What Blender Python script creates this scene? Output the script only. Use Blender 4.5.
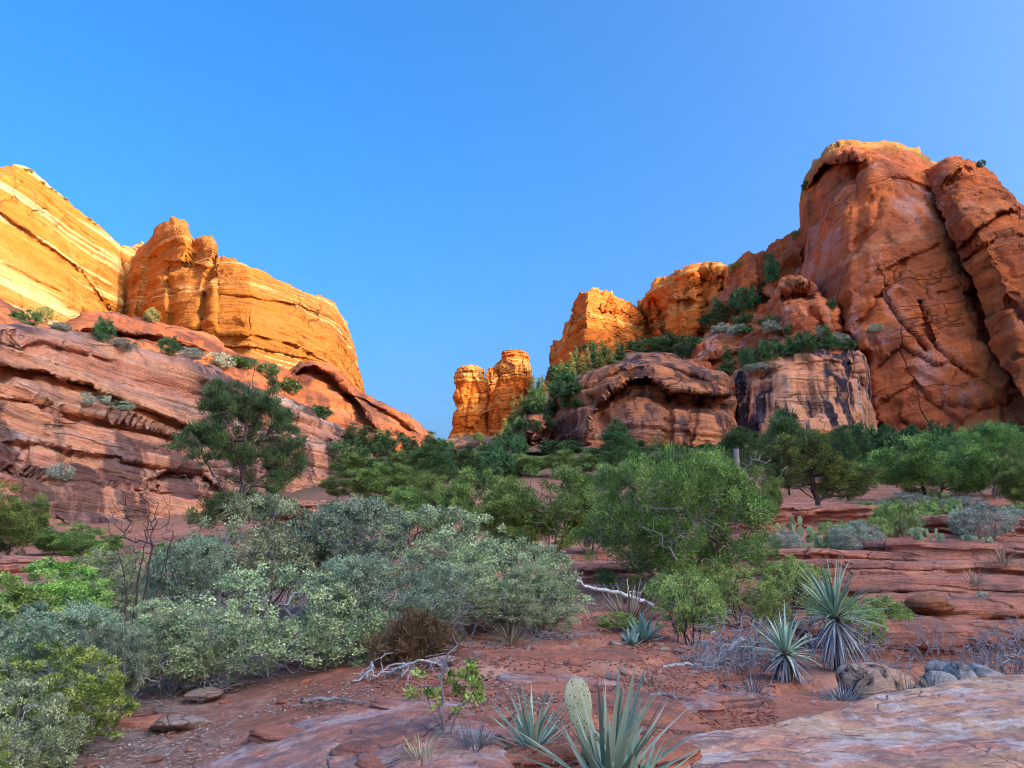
import bpy, math, random
import numpy as np
from mathutils import Vector

# ------------------------------------------------------------------ camera, sky, sun, exposure
for o in list(bpy.data.objects): bpy.data.objects.remove(o)
scene = bpy.context.scene
COL = scene.collection
CAMZ, PITCH, F = 1.6, math.radians(12.83), 773.0
cam_d = bpy.data.cameras.new('camera'); cam = bpy.data.objects.new('camera', cam_d); COL.objects.link(cam)
cam_d.sensor_fit = 'HORIZONTAL'; cam_d.sensor_width = 36.0; cam_d.lens = 36.0 * F / 1024.0
cam_d.clip_start = 0.05; cam_d.clip_end = 6000
cam.location = (0, 0, CAMZ); cam.rotation_euler = (math.pi / 2 + PITCH, 0, 0)
scene.camera = cam
SUN = Vector((0.80, -0.50, 0.50)).normalized()
sun_el = math.asin(SUN.z); sun_az = math.atan2(SUN.x, SUN.y)
w = bpy.data.worlds.new('World'); scene.world = w; w.use_nodes = True
nt = w.node_tree; bg = nt.nodes['Background']
sky = nt.nodes.new('ShaderNodeTexSky'); sky.sky_type = 'NISHITA'; sky.sun_disc = False
sky.sun_elevation = sun_el; sky.sun_rotation = sun_az
sky.air_density = 1.0; sky.dust_density = 10.0; sky.ozone_density = 6.0; sky.altitude = 100
hs = nt.nodes.new('ShaderNodeHueSaturation'); hs.inputs['Saturation'].default_value = 1.3; hs.inputs['Value'].default_value = 1.0
nt.links.new(sky.outputs[0], hs.inputs['Color']); nt.links.new(hs.outputs[0], bg.inputs[0]); bg.inputs[1].default_value = 0.15
sd = bpy.data.lights.new('sun', 'SUN'); sd.energy = 2.0; sd.angle = math.radians(0.5); sd.color = (1.0, 0.77, 0.46)
sun = bpy.data.objects.new('sun', sd); COL.objects.link(sun)
sun.rotation_euler = (-SUN).to_track_quat('-Z', 'Y').to_euler(); sun.location = (100, -60, 90)
vs = scene.view_settings
vs.view_transform = 'Standard'; vs.look = 'None'; vs.gamma = 1; vs.use_curve_mapping = False; vs.exposure = 1.75
scene.cycles.use_denoising = True; scene.cycles.filter_width = 1.0
scene.cycles.max_bounces = 5; scene.cycles.diffuse_bounces = 3; scene.cycles.transmission_bounces = 3
scene.cycles.glossy_bounces = 2; scene.cycles.transparent_max_bounces = 4; scene.cycles.caustics_reflective = False

# ------------------------------------------------------------------ helpers
CP, SP = math.cos(PITCH), math.sin(PITCH)
def px(u, v, d):
    """world point seen at pixel u, v whose forward distance (world y) is d (arrays allowed)"""
    a = (np.asarray(u, float) - 512) / F; b = -(np.asarray(v, float) - 384) / F
    y = CP - SP * b; z = SP + CP * b
    t = d / y
    return np.stack(np.broadcast_arrays(a * t, np.asarray(d, float) + 0 * t, CAMZ + z * t), -1)

def vrow(z, d):
    """pixel row of height z at distance d"""
    e = (z - CAMZ) / d
    return 384 - F * (e * CP - SP) / (CP + e * SP)

def hsh(ix, iy, iz, seed):
    h = (ix * 374761393 + iy * 668265263 + iz * 2147483647 + seed * 974634777) & 0xffffffff
    h = ((h ^ (h >> 13)) * 1274126177) & 0xffffffff
    h = ((h ^ (h >> 16)) * 2246822519) & 0xffffffff
    return ((h ^ (h >> 15)) & 0xffffff) / float(0xffffff)

def vnoise(p, seed=0):
    p = np.asarray(p, float); i = np.floor(p).astype(np.int64); f = p - i; f = f * f * (3 - 2 * f)
    x, y, z = i[..., 0], i[..., 1], i[..., 2]; fx, fy, fz = f[..., 0], f[..., 1], f[..., 2]
    def L(a, b, t): return a + (b - a) * t
    c = {}
    for dx in (0, 1):
        for dy in (0, 1):
            for dz in (0, 1): c[dx, dy, dz] = hsh(x + dx, y + dy, z + dz, seed)
    return L(L(L(c[0,0,0], c[1,0,0], fx), L(c[0,1,0], c[1,1,0], fx), fy),
             L(L(c[0,0,1], c[1,0,1], fx), L(c[0,1,1], c[1,1,1], fx), fy), fz) * 2 - 1

def fbm(p, o=4, seed=0, g=0.5):
    r = 0; a = 1; s = 0
    p = np.asarray(p, float)
    for k in range(o):
        r = r + a * vnoise(p * (2.03 ** k) + 13.7 * k, seed + k); s += a; a *= g
    return r / s

def mk(name, V, Fc, mat, parent=None, tint=None, smooth=True, nside=4):
    """one mesh object from vertex array V and face array Fc (all faces with nside corners) or list of such arrays"""
    V = np.asarray(V, np.float32).reshape(-1, 3)
    Fl = [np.asarray(f, np.int32) for f in (Fc if isinstance(Fc, list) else [Fc]) if len(f)]
    me = bpy.data.meshes.new(name)
    me.vertices.add(len(V)); me.vertices.foreach_set('co', V.ravel())
    loops = np.concatenate([f.ravel() for f in Fl])
    tot = np.concatenate([np.full(len(f), f.shape[1], np.int32) for f in Fl])
    st = np.concatenate([[0], np.cumsum(tot)[:-1]]).astype(np.int32)
    me.loops.add(len(loops)); me.loops.foreach_set('vertex_index', loops)
    me.polygons.add(len(tot)); me.polygons.foreach_set('loop_start', st); me.polygons.foreach_set('loop_total', tot)
    if smooth: me.polygons.foreach_set('use_smooth', np.ones(len(tot), bool))
    if tint is not None:
        at = me.attributes.new('tint', 'FLOAT', 'POINT'); at.data.foreach_set('value', np.asarray(tint, np.float32))
    me.materials.append(mat); me.update(calc_edges=True); me.validate()
    o = bpy.data.objects.new(name, me); COL.objects.link(o)
    if parent: o.parent = parent
    return o

def tag(o, label=None, cat=None, group=None, kind=None):
    if label: o['label'] = label
    if cat: o['category'] = cat
    if group: o['group'] = group
    if kind: o['kind'] = kind
    return o

def empty(name, loc, rz=0, sc=1.0):
    o = bpy.data.objects.new(name, None); COL.objects.link(o); o.location = loc; o.rotation_euler = (0, 0, rz)
    o.scale = sc if hasattr(sc, '__len__') else (sc, sc, sc); o.empty_display_size = 0.1
    return o

def copy_tree(o, parent=None):
    c = o.copy(); COL.objects.link(c); c.parent = parent
    if 'label' in c: del c['label']
    for ch in list(o.children): copy_tree(ch, c)
    return c

def gridf(n, m, off=0):
    i, j = np.meshgrid(np.arange(n - 1), np.arange(m - 1), indexing='ij')
    a = (i * m + j).ravel() + off
    return np.stack([a, a + m, a + m + 1, a + 1], 1)

def interp(x, pts):
    pts = sorted(pts); return np.interp(x, [p[0] for p in pts], [p[1] for p in pts])

# ------------------------------------------------------------------ materials
class N:
    def __init__(s, name):
        s.m = bpy.data.materials.new(name); s.m.use_nodes = True; s.t = s.m.node_tree
        s.t.nodes.clear(); s.out = s.n('ShaderNodeOutputMaterial')
    def n(s, typ, **kw):
        x = s.t.nodes.new(typ)
        for k, v in kw.items(): setattr(x, k, v)
        return x
    def l(s, a, b): s.t.links.new(a, b)
    def put(s, sock, v):
        if isinstance(v, bpy.types.NodeSocket): s.l(v, sock)
        elif v is not None: sock.default_value = v
    def math(s, op, a, b=None, c=None, clamp=False):
        x = s.n('ShaderNodeMath', operation=op, use_clamp=clamp); s.put(x.inputs[0], a)
        if b is not None: s.put(x.inputs[1], b)
        if c is not None: s.put(x.inputs[2], c)
        return x.outputs[0]
    def vm(s, op, a, b=None):
        x = s.n('ShaderNodeVectorMath', operation=op); s.put(x.inputs[0], a)
        if b is not None: s.put(x.inputs[1], b)
        return x.outputs['Value'] if op == 'DOT_PRODUCT' else x.outputs[0]
    def noise(s, vec, scale, detail=4, rough=0.55, dist=0.0):
        x = s.n('ShaderNodeTexNoise'); s.put(x.inputs['Vector'], vec); x.inputs['Scale'].default_value = scale
        x.inputs['Detail'].default_value = detail; x.inputs['Roughness'].default_value = rough; x.inputs['Distortion'].default_value = dist
        return x.outputs['Fac']
    def ramp(s, f, stops, mode='LINEAR'):
        x = s.n('ShaderNodeValToRGB'); s.put(x.inputs[0], f); cr = x.color_ramp; cr.interpolation = mode
        while len(cr.elements) > 1: cr.elements.remove(cr.elements[-1])
        for i, (p, c) in enumerate(stops):
            e = cr.elements[0] if i == 0 else cr.elements.new(p)
            e.position = p; e.color = (c, c, c, 1) if not hasattr(c, '__len__') else (*c, 1)
        return x.outputs[0]
    def mix(s, f, a, b, mode='MIX'):
        x = s.n('ShaderNodeMix', data_type='RGBA', blend_type=mode); s.put(x.inputs[0], f)
        s.put(x.inputs[6], a if not isinstance(a, tuple) else (*a, 1)); s.put(x.inputs[7], b if not isinstance(b, tuple) else (*b, 1))
        return x.outputs[2]
    def comb(s, x_, y_, z_):
        x = s.n('ShaderNodeCombineXYZ'); s.put(x.inputs[0], x_); s.put(x.inputs[1], y_); s.put(x.inputs[2], z_); return x.outputs[0]

def rock(name, cols, tilt=(0, 0, 1), layer=0.5, warp=1.0, wscale=0.03, streak=0.0, white=0.0, sz=0.25, bump=0.5, bscale=1.0,
         blotch=None, blotch_s=0.1, blotch_a=0.5, blotch2=None, rough=0.9, fine=1.0, crk=0.6, cap=None):
    """sandstone: colour bands along tilt, dark varnish streaks, pale streaks, blotches"""
    s = N(name); pos = s.n('ShaderNodeNewGeometry').outputs['Position']
    sp = s.n('ShaderNodeSeparateXYZ'); s.l(pos, sp.inputs[0])
    h = s.vm('DOT_PRODUCT', pos, tilt)
    wn = s.noise(pos, wscale, 3, 0.5)
    h2 = s.math('MULTIPLY_ADD', wn, warp * 8, h)
    lay = s.comb(s.math('MULTIPLY', sp.outputs[0], 0.02), s.math('MULTIPLY', sp.outputs[1], 0.02), h2)
    ln = s.noise(lay, layer, 6, 0.65)
    col = s.ramp(s.math('MULTIPLY_ADD', s.math('SUBTRACT', ln, 0.5), 1.7, 0.5), cols)
    thin = s.noise(lay, layer * 9, 3, 0.6)
    col = s.mix(0.4 * fine, col, s.ramp(thin, [(0.3, 0.45), (0.5, 0.95), (0.7, 1.25)]), 'MULTIPLY')
    if blotch:
        b = s.noise(pos, blotch_s, 6, 0.7, 0.6)
        col = s.mix(s.math('MULTIPLY', s.ramp(b, [(0.46, 0.0), (0.6, 1.0)]), blotch_a), col, blotch)
    if cap:  # blends painted sunlight over the colour above a given height
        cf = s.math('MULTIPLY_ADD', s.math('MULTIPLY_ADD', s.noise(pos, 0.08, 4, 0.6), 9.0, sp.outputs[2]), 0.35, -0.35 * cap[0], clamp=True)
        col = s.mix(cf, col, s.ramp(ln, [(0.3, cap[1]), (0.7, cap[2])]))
    if blotch2:
        c2_, s2_, a2_ = blotch2
        b2 = s.noise(s.vm('MULTIPLY', s.vm('ADD', pos, (5, 9, 3)), (0.9, 1.4, 1.4)), s2_, 8, 0.75, 0.4)
        col = s.mix(s.math('MULTIPLY', s.ramp(b2, [(0.50, 0.0), (0.60, 1.0)]), a2_), col, c2_)
    sx = s.comb(s.math('MULTIPLY', sp.outputs[0], sz), s.math('MULTIPLY', sp.outputs[1], sz), s.math('MULTIPLY', sp.outputs[2], sz * 0.06))
    if streak:
        m = s.math('MULTIPLY', s.ramp(s.noise(sx, 1.0, 5, 0.62, 0.3), [(0.46, 0), (0.54, 1)]), s.ramp(s.noise(pos, 0.06 * sz / 0.25, 4, 0.6), [(0.40, 0.0), (0.50, 1.0)]))
        col = s.mix(s.math('MULTIPLY', m, streak), col, (0.045, 0.032, 0.045))
    if white:
        m = s.math('MULTIPLY', s.ramp(s.noise(s.vm('ADD', sx, (31, 7, 5)), 1.6, 5, 0.65, 0.3), [(0.53, 0), (0.66, 1)]), s.ramp(s.noise(s.vm('ADD', pos, (99, 7, 5)), 0.05 * sz / 0.25, 4, 0.6), [(0.4, 0.0), (0.6, 1.0)]))
        col = s.mix(s.math('MULTIPLY', m, white), col, (0.62, 0.5, 0.46))
    grain = s.noise(pos, 2.2 * bscale, 6, 0.72)
    col = s.mix(0.55 * fine, col, s.ramp(grain, [(0.25, 0.55), (0.5, 0.95), (0.75, 1.35)]), 'MULTIPLY')
    def crack(vec, sc_, wid): return s.ramp(s.math('ABSOLUTE', s.math('SUBTRACT', s.noise(vec, sc_, 4, 0.55, 0.4), 0.5)), [(0.0, 0.0), (wid, 1.0)])
    vh = s.comb(s.math('MULTIPLY', sp.outputs[0], 0.25), s.math('MULTIPLY', sp.outputs[1], 0.25), h2)
    vv = s.comb(sp.outputs[0], sp.outputs[1], s.math('MULTIPLY', sp.outputs[2], 0.3))
    c1 = s.math('MAXIMUM', crack(vh, 0.25 * bscale, 0.007), s.ramp(s.noise(pos, 0.11 * bscale, 2, 0.5), [(0.46, 1.0), (0.54, 0.0)]))
    vo = s.n('ShaderNodeTexVoronoi', feature='DISTANCE_TO_EDGE'); vo.inputs['Scale'].default_value = 0.11 * bscale
    wv = s.n('ShaderNodeVectorMath', operation='MULTIPLY_ADD'); nz = s.n('ShaderNodeTexNoise'); s.l(pos, nz.inputs['Vector']); nz.inputs['Scale'].default_value = 0.5 * bscale; nz.inputs['Detail'].default_value = 3
    s.l(nz.outputs['Color'], wv.inputs[0]); wv.inputs[1].default_value = (1.6 / bscale,) * 3; s.l(vv, wv.inputs[2]); s.l(wv.outputs[0], vo.inputs['Vector'])
    c2 = s.math('MAXIMUM', s.ramp(vo.outputs['Distance'], [(0.0, 0.0), (0.012, 1.0)]), s.ramp(s.noise(s.vm('ADD', pos, (50, 3, 9)), 0.09 * bscale, 2, 0.5), [(0.48, 1.0), (0.56, 0.0)]))
    ck = s.math('MULTIPLY', c1, c2)
    col = s.mix(s.math('MULTIPLY', s.math('SUBTRACT', 1.0, ck), crk), col, (0.05, 0.025, 0.02))
    bs = s.n('ShaderNodeBsdfPrincipled'); s.l(col, bs.inputs['Base Color']); bs.inputs['Roughness'].default_value = rough
    bs.inputs['Specular IOR Level'].default_value = 0.15
    hh = s.math('ADD', s.math('MULTIPLY', thin, 0.5), s.math('ADD', s.math('MULTIPLY', ln, 0.6), s.noise(pos, 0.9 * bscale, 8, 0.7)))
    hh = s.math('MULTIPLY_ADD', ck, 0.5, hh)
    bp = s.n('ShaderNodeBump'); bp.inputs['Strength'].default_value = bump; bp.inputs['Distance'].default_value = 0.8 / bscale
    s.l(hh, bp.inputs['Height']); s.l(bp.outputs[0], bs.inputs['Normal']); s.l(bs.outputs[0], s.out.inputs[0])
    return s.m

def leafmat(name, c0, c1, c2, trans=0.16, scale=1.5):
    """foliage: per-leaf tint attribute runs from c0 over c1 to c2, with slow variation from plant to plant"""
    s = N(name); at = s.n('ShaderNodeAttribute'); at.attribute_name = 'tint'
    oi = s.n('ShaderNodeObjectInfo')
    col = s.ramp(at.outputs['Fac'], [(0.0, c0), (0.5, c1), (1.0, c2)])
    hs = s.n('ShaderNodeHueSaturation'); s.l(col, hs.inputs['Color'])
    s.l(s.math('MULTIPLY_ADD', oi.outputs['Random'], 0.05, 0.475), hs.inputs['Hue'])
    s.l(s.math('MULTIPLY_ADD', oi.outputs['Random'], 0.5, 0.85), hs.inputs['Value'])
    d = s.n('ShaderNodeBsdfDiffuse'); t = s.n('ShaderNodeBsdfTranslucent'); g = s.n('ShaderNodeBsdfGlossy'); g.inputs['Roughness'].default_value = 0.45
    s.l(hs.outputs[0], d.inputs[0]); s.l(hs.outputs[0], t.inputs[0]); g.inputs[0].default_value = (0.9, 0.95, 1, 1)
    m = s.n('ShaderNodeMixShader'); m.inputs[0].default_value = trans; s.l(d.outputs[0], m.inputs[1]); s.l(t.outputs[0], m.inputs[2])
    m2 = s.n('ShaderNodeMixShader'); m2.inputs[0].default_value = 0.035; s.l(m.outputs[0], m2.inputs[1]); s.l(g.outputs[0], m2.inputs[2])
    s.l(m2.outputs[0], s.out.inputs[0]); return s.m

def plain(name, c0, c1, scale=6, rough=0.85, bump=0.3, stretch=(1, 1, 1), dots=None):
    s = N(name); tc = s.n('ShaderNodeTexCoord').outputs['Object']
    v = s.vm('MULTIPLY', tc, stretch)
    n = s.noise(v, scale, 5, 0.65)
    col = s.ramp(n, [(0.3, c0), (0.7, c1)])
    if dots:
        vo = s.n('ShaderNodeTexVoronoi'); s.l(tc, vo.inputs['Vector']); vo.inputs['Scale'].default_value = dots[0]
        col = s.mix(s.ramp(vo.outputs['Distance'], [(0.2, 1.0), (0.28, 0.0)]), col, dots[1])
    bs = s.n('ShaderNodeBsdfPrincipled'); s.l(col, bs.inputs['Base Color']); bs.inputs['Roughness'].default_value = rough
    bs.inputs['Specular IOR Level'].default_value = 0.25
    if bump:
        bp = s.n('ShaderNodeBump'); bp.inputs['Strength'].default_value = bump; bp.inputs['Distance'].default_value = 0.02
        s.l(n, bp.inputs['Height']); s.l(bp.outputs[0], bs.inputs['Normal'])
    s.l(bs.outputs[0], s.out.inputs[0]); return s.m

M = {}
M['gold'] = rock('golden_sandstone', [(0.0, (0.36, 0.11, 0.02)), (0.3, (0.50, 0.165, 0.022)), (0.48, (0.48, 0.155, 0.022)), (0.56, (0.56, 0.21, 0.04)), (0.60, (0.76, 0.46, 0.22)), (0.64, (0.48, 0.155, 0.022)), (0.74, (0.54, 0.20, 0.04)), (0.8, (0.74, 0.46, 0.22)), (1, (0.5, 0.17, 0.03))],
                 tilt=(0.10, 0.0, 1), layer=0.22, warp=0.8, wscale=0.012, crk=0.3, bump=0.8, bscale=0.35, blotch=(0.42, 0.18, 0.05), blotch_s=0.05, blotch_a=0.35, streak=0.12, sz=0.15)
M['cream'] = rock('cream_and_gold_sandstone', [(0.0, (0.46, 0.14, 0.018)), (0.40, (0.52, 0.175, 0.022)), (0.50, (0.56, 0.21, 0.035)), (0.55, (0.74, 0.46, 0.20)), (0.62, (0.76, 0.52, 0.26)), (0.66, (0.54, 0.20, 0.03)), (0.76, (0.56, 0.22, 0.04)), (0.82, (0.74, 0.48, 0.22)), (1, (0.6, 0.3, 0.1))],
                 tilt=(0.55, -0.05, 1), layer=0.12, warp=0.8, wscale=0.012, crk=0.2, bump=0.8, bscale=0.35, blotch=(0.62, 0.30, 0.09), blotch_s=0.04, blotch_a=0.4)
M['spire'] = rock('orange_sandstone', [(0.0, (0.643, 0.155, 0.027)), (0.4, (0.829, 0.200, 0.027)), (0.58, (0.850, 0.237, 0.032)), (0.66, (0.850, 0.474, 0.135)), (0.74, (0.829, 0.200, 0.027)), (1, (0.850, 0.427, 0.108))],
                 layer=0.16, warp=0.35, wscale=0.03, bump=0.8, bscale=0.35, blotch=(0.55, 0.18, 0.04), blotch_s=0.06, blotch_a=0.5)
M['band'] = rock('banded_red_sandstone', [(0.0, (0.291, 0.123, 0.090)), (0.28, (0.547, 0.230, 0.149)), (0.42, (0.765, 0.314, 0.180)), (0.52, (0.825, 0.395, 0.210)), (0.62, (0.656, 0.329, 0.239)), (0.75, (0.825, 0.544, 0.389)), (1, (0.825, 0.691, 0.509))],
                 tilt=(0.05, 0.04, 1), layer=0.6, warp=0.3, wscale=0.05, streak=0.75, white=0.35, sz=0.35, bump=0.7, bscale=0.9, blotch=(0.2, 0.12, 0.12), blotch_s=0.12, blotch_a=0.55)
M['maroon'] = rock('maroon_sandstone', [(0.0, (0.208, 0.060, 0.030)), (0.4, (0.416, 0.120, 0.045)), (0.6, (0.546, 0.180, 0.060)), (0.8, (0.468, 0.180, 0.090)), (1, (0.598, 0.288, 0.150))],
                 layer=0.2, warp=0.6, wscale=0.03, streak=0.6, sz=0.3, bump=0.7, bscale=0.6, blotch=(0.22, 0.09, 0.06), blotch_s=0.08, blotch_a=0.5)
M['red'] = rock('red_sandstone', [(0.0, (0.541, 0.114, 0.028)), (0.35, (0.785, 0.177, 0.043)), (0.55, (0.849, 0.217, 0.055)), (0.66, (0.758, 0.194, 0.062)), (0.76, (0.849, 0.343, 0.132)), (1, (0.849, 0.286, 0.101))],
                 tilt=(-0.25, 0.05, 1), layer=0.07, warp=0.9, wscale=0.015, streak=0.35, white=0.45, sz=0.12, bump=0.85, bscale=0.45, crk=0.35, blotch=(0.42, 0.11, 0.045), blotch_s=0.05, blotch_a=0.55)
M['peak'] = rock('red_sandstone_painted_sunlit_top', [(0.0, (0.541, 0.114, 0.028)), (0.35, (0.785, 0.177, 0.043)), (0.55, (0.849, 0.217, 0.055)), (0.66, (0.758, 0.194, 0.062)), (0.76, (0.849, 0.343, 0.132)), (1, (0.849, 0.286, 0.101))],
                 tilt=(-0.25, 0.05, 1), layer=0.07, warp=0.9, wscale=0.015, streak=0.35, white=0.45, sz=0.12, bump=0.85, bscale=0.45, crk=0.35, blotch=(0.42, 0.11, 0.045), blotch_s=0.05, blotch_a=0.55, cap=(92.0, (0.50, 0.19, 0.03), (0.62, 0.27, 0.06)))  # cap colours paint golden sunlight onto the red summit
M['mound'] = rock('dark_varnished_sandstone', [(0.0, (0.227, 0.065, 0.031)), (0.35, (0.525, 0.158, 0.062)), (0.5, (0.770, 0.249, 0.088)), (0.65, (0.700, 0.263, 0.114)), (0.8, (0.525, 0.249, 0.132)), (1, (0.805, 0.394, 0.194))],
                 layer=0.35, warp=0.5, wscale=0.05, streak=0.8, white=0.35, sz=0.5, bump=0.8, bscale=0.7, blotch=(0.16, 0.09, 0.08), blotch_s=0.1, blotch_a=0.5)
M['streak'] = rock('streaked_pink_sandstone', [(0.0, (0.618, 0.232, 0.117)), (0.5, (0.772, 0.306, 0.146)), (0.8, (0.772, 0.405, 0.225)), (1, (0.814, 0.490, 0.293))],
                 layer=0.15, warp=0.4, wscale=0.04, streak=1.0, white=0.75, sz=0.45, bump=0.5, bscale=0.7, fine=0.7)
M['slab'] = rock('mottled_pink_slab', [(0.0, (0.465, 0.190, 0.144)), (0.35, (0.850, 0.350, 0.236)), (0.5, (0.850, 0.446, 0.260)), (0.62, (0.850, 0.605, 0.405)), (0.7, (0.850, 0.415, 0.274)), (0.85, (0.850, 0.808, 0.652)), (1, (0.850, 0.808, 0.719))],
                 tilt=(0.06, 0.5, 1.0), layer=1.1, warp=0.12, wscale=0.9, bump=0.7, bscale=7, blotch=(0.27, 0.17, 0.16), blotch_s=5.0, blotch_a=0.75, crk=0.08, blotch2=((0.85, 0.69, 0.62), 3.4, 0.7))
M['red_slab'] = rock('red_slab_rock', [(0.0, (0.3, 0.1, 0.07)), (0.4, (0.6, 0.24, 0.16)), (0.6, (0.66, 0.30, 0.21)), (0.8, (0.6, 0.36, 0.28)), (1, (0.75, 0.6, 0.54))],
                 tilt=(0.06, 0.5, 1.0), layer=1.3, warp=0.12, wscale=0.9, bump=0.8, bscale=7, blotch=(0.22, 0.16, 0.17), blotch_s=3.2, blotch_a=0.75, crk=0.3, blotch2=((0.8, 0.7, 0.66), 2.4, 0.45))
M['ledge'] = rock('layered_red_rock', [(0.0, (0.258, 0.079, 0.051)), (0.3, (0.531, 0.187, 0.113)), (0.5, (0.741, 0.287, 0.177)), (0.7, (0.676, 0.316, 0.216)), (0.85, (0.850, 0.517, 0.366)), (1, (0.850, 0.646, 0.481))],
                 tilt=(0.03, 0.0, 1), layer=2.6, warp=0.03, wscale=0.5, bump=0.9, bscale=4.5, blotch=(0.22, 0.12, 0.11), blotch_s=1.3, blotch_a=0.6)
M['orange_rock'] = rock('orange_knob_rock', [(0, (0.36, 0.12, 0.06)), (0.5, (0.52, 0.2, 0.09)), (1, (0.56, 0.3, 0.18))], layer=2, warp=0.05, wscale=1, bump=0.8, bscale=4, blotch=(0.3, 0.12, 0.08), blotch_s=3, blotch_a=0.6)
M['grey_rock'] = rock('grey_boulder_rock', [(0, (0.240, 0.216, 0.207)), (0.5, (0.504, 0.454, 0.423)), (1, (0.720, 0.626, 0.551))], layer=3, warp=0.05, wscale=1, bump=0.7, bscale=6, blotch=(0.08, 0.08, 0.09), blotch_s=5, blotch_a=0.8)
M['patch_rock'] = rock('tan_boulder_rock', [(0, (0.42, 0.26, 0.18)), (0.5, (0.62, 0.40, 0.28)), (1, (0.66, 0.5, 0.4))], layer=3, warp=0.05, wscale=1, bump=0.6, bscale=6, blotch=(0.03, 0.03, 0.04), blotch_s=6.5, blotch_a=1.0)

def soilmat():
    s = N('red_soil'); pos = s.n('ShaderNodeNewGeometry').outputs['Position']
    sp = s.n('ShaderNodeSeparateXYZ'); s.l(pos, sp.inputs[0])
    n1 = s.noise(pos, 0.7, 6, 0.65); n2 = s.noise(pos, 9, 6, 0.75); n3 = s.noise(pos, 0.16, 4, 0.6)
    col = s.ramp(n1, [(0.3, (0.34, 0.14, 0.09)), (0.5, (0.52, 0.20, 0.125)), (0.62, (0.58, 0.27, 0.18)), (0.75, (0.6, 0.36, 0.27))])
    col = s.mix(0.8, col, s.ramp(n2, [(0.25, 0.45), (0.5, 0.95), (0.75, 1.5)]), 'MULTIPLY')
    # brown litter soil to the left, under the shrubs
    f = s.math('MULTIPLY_ADD', sp.outputs[0], -0.55, s.math('MULTIPLY_ADD', n1, 2.2, -1.75), clamp=True)
    f = s.math('MULTIPLY', f, s.math('MULTIPLY_ADD', sp.outputs[1], -0.12, 2.2, clamp=True))
    lit = s.ramp(n2, [(0.3, (0.14, 0.08, 0.06)), (0.5, (0.32, 0.2, 0.16)), (0.7, (0.5, 0.4, 0.34))])
    col = s.mix(f, col, lit)
    # far slopes: soil, rock and low growth
    far = s.math('MULTIPLY_ADD', sp.outputs[1], 0.03, -0.9, clamp=True)
    fc = s.ramp(n3, [(0.35, (0.10, 0.10, 0.05)), (0.5, (0.16, 0.11, 0.065)), (0.65, (0.32, 0.16, 0.10))])
    col = s.mix(far, col, fc)
    bs = s.n('ShaderNodeBsdfPrincipled'); s.l(col, bs.inputs['Base Color']); bs.inputs['Roughness'].default_value = 0.95
    bs.inputs['Specular IOR Level'].default_value = 0.1
    bp = s.n('ShaderNodeBump'); bp.inputs['Strength'].default_value = 0.8; bp.inputs['Distance'].default_value = 0.06
    s.l(s.noise(pos, 7, 8, 0.75), bp.inputs['Height']); s.l(bp.outputs[0], bs.inputs['Normal']); s.l(bs.outputs[0], s.out.inputs[0])
    return s.m
M['soil'] = soilmat()
M['bark'] = plain('dark_bark', (0.05, 0.035, 0.03), (0.14, 0.10, 0.085), 8, stretch=(1, 1, 0.3))
M['greybark'] = plain('grey_bark', (0.16, 0.14, 0.14), (0.36, 0.33, 0.33), 8, stretch=(1, 1, 0.3))
M['deadwood'] = plain('bleached_wood', (0.24, 0.22, 0.22), (0.62, 0.60, 0.60), 10, stretch=(1, 1, 0.5))
M['greybark2'] = plain('weathered_twig', (0.2, 0.17, 0.165), (0.48, 0.45, 0.45), 9)
M['palewood'] = plain('pale_wood', (0.45, 0.44, 0.44), (0.72, 0.71, 0.70), 5)
M['juniper'] = leafmat('juniper_foliage', (0.037, 0.073, 0.017), (0.155, 0.246, 0.059), (0.437, 0.566, 0.132))
M['pinyon'] = leafmat('pine_foliage', (0.020, 0.056, 0.020), (0.076, 0.160, 0.050), (0.202, 0.355, 0.099))
M['greyleaf'] = leafmat('grey_green_leaves', (0.075, 0.109, 0.057), (0.330, 0.396, 0.196), (0.803, 0.850, 0.443))
M['oliveleaf'] = leafmat('olive_leaves', (0.048, 0.079, 0.047), (0.240, 0.324, 0.192), (0.585, 0.656, 0.423))
M['brightleaf'] = leafmat('bright_green_leaves', (0.054, 0.117, 0.019), (0.264, 0.424, 0.077), (0.689, 0.802, 0.218))
M['midleaf'] = leafmat('mid_green_leaves', (0.064, 0.108, 0.028), (0.280, 0.383, 0.096), (0.689, 0.752, 0.234))
M['sage'] = leafmat('sage_leaves', (0.109, 0.139, 0.106), (0.355, 0.419, 0.308), (0.701, 0.733, 0.558))
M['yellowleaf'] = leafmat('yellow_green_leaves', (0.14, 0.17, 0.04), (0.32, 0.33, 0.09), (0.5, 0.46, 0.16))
M['drygrass'] = leafmat('dry_grass', (0.22, 0.17, 0.1), (0.42, 0.35, 0.22), (0.62, 0.55, 0.38), 0.2)
M['rust'] = leafmat('rust_brown_needles', (0.05, 0.025, 0.015), (0.13, 0.06, 0.035), (0.22, 0.11, 0.06), 0.1)
M['yucca'] = leafmat('yucca_blades', (0.13, 0.22, 0.16), (0.28, 0.42, 0.30), (0.62, 0.66, 0.44), 0.15)
M['agave'] = leafmat('blue_agave_blades', (0.12, 0.24, 0.22), (0.22, 0.38, 0.34), (0.36, 0.5, 0.44), 0.1)
M['deadblade'] = leafmat('dead_grey_blades', (0.13, 0.13, 0.15), (0.28, 0.29, 0.32), (0.48, 0.47, 0.46), 0.1)
M['tanblade'] = leafmat('dead_tan_blades', (0.16, 0.10, 0.06), (0.34, 0.24, 0.15), (0.62, 0.52, 0.38), 0.1)
M['pad'] = plain('cactus_pad', (0.16, 0.25, 0.12), (0.26, 0.36, 0.18), 9, 0.6, 0.1, dots=(32, (0.5, 0.42, 0.3)))
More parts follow.
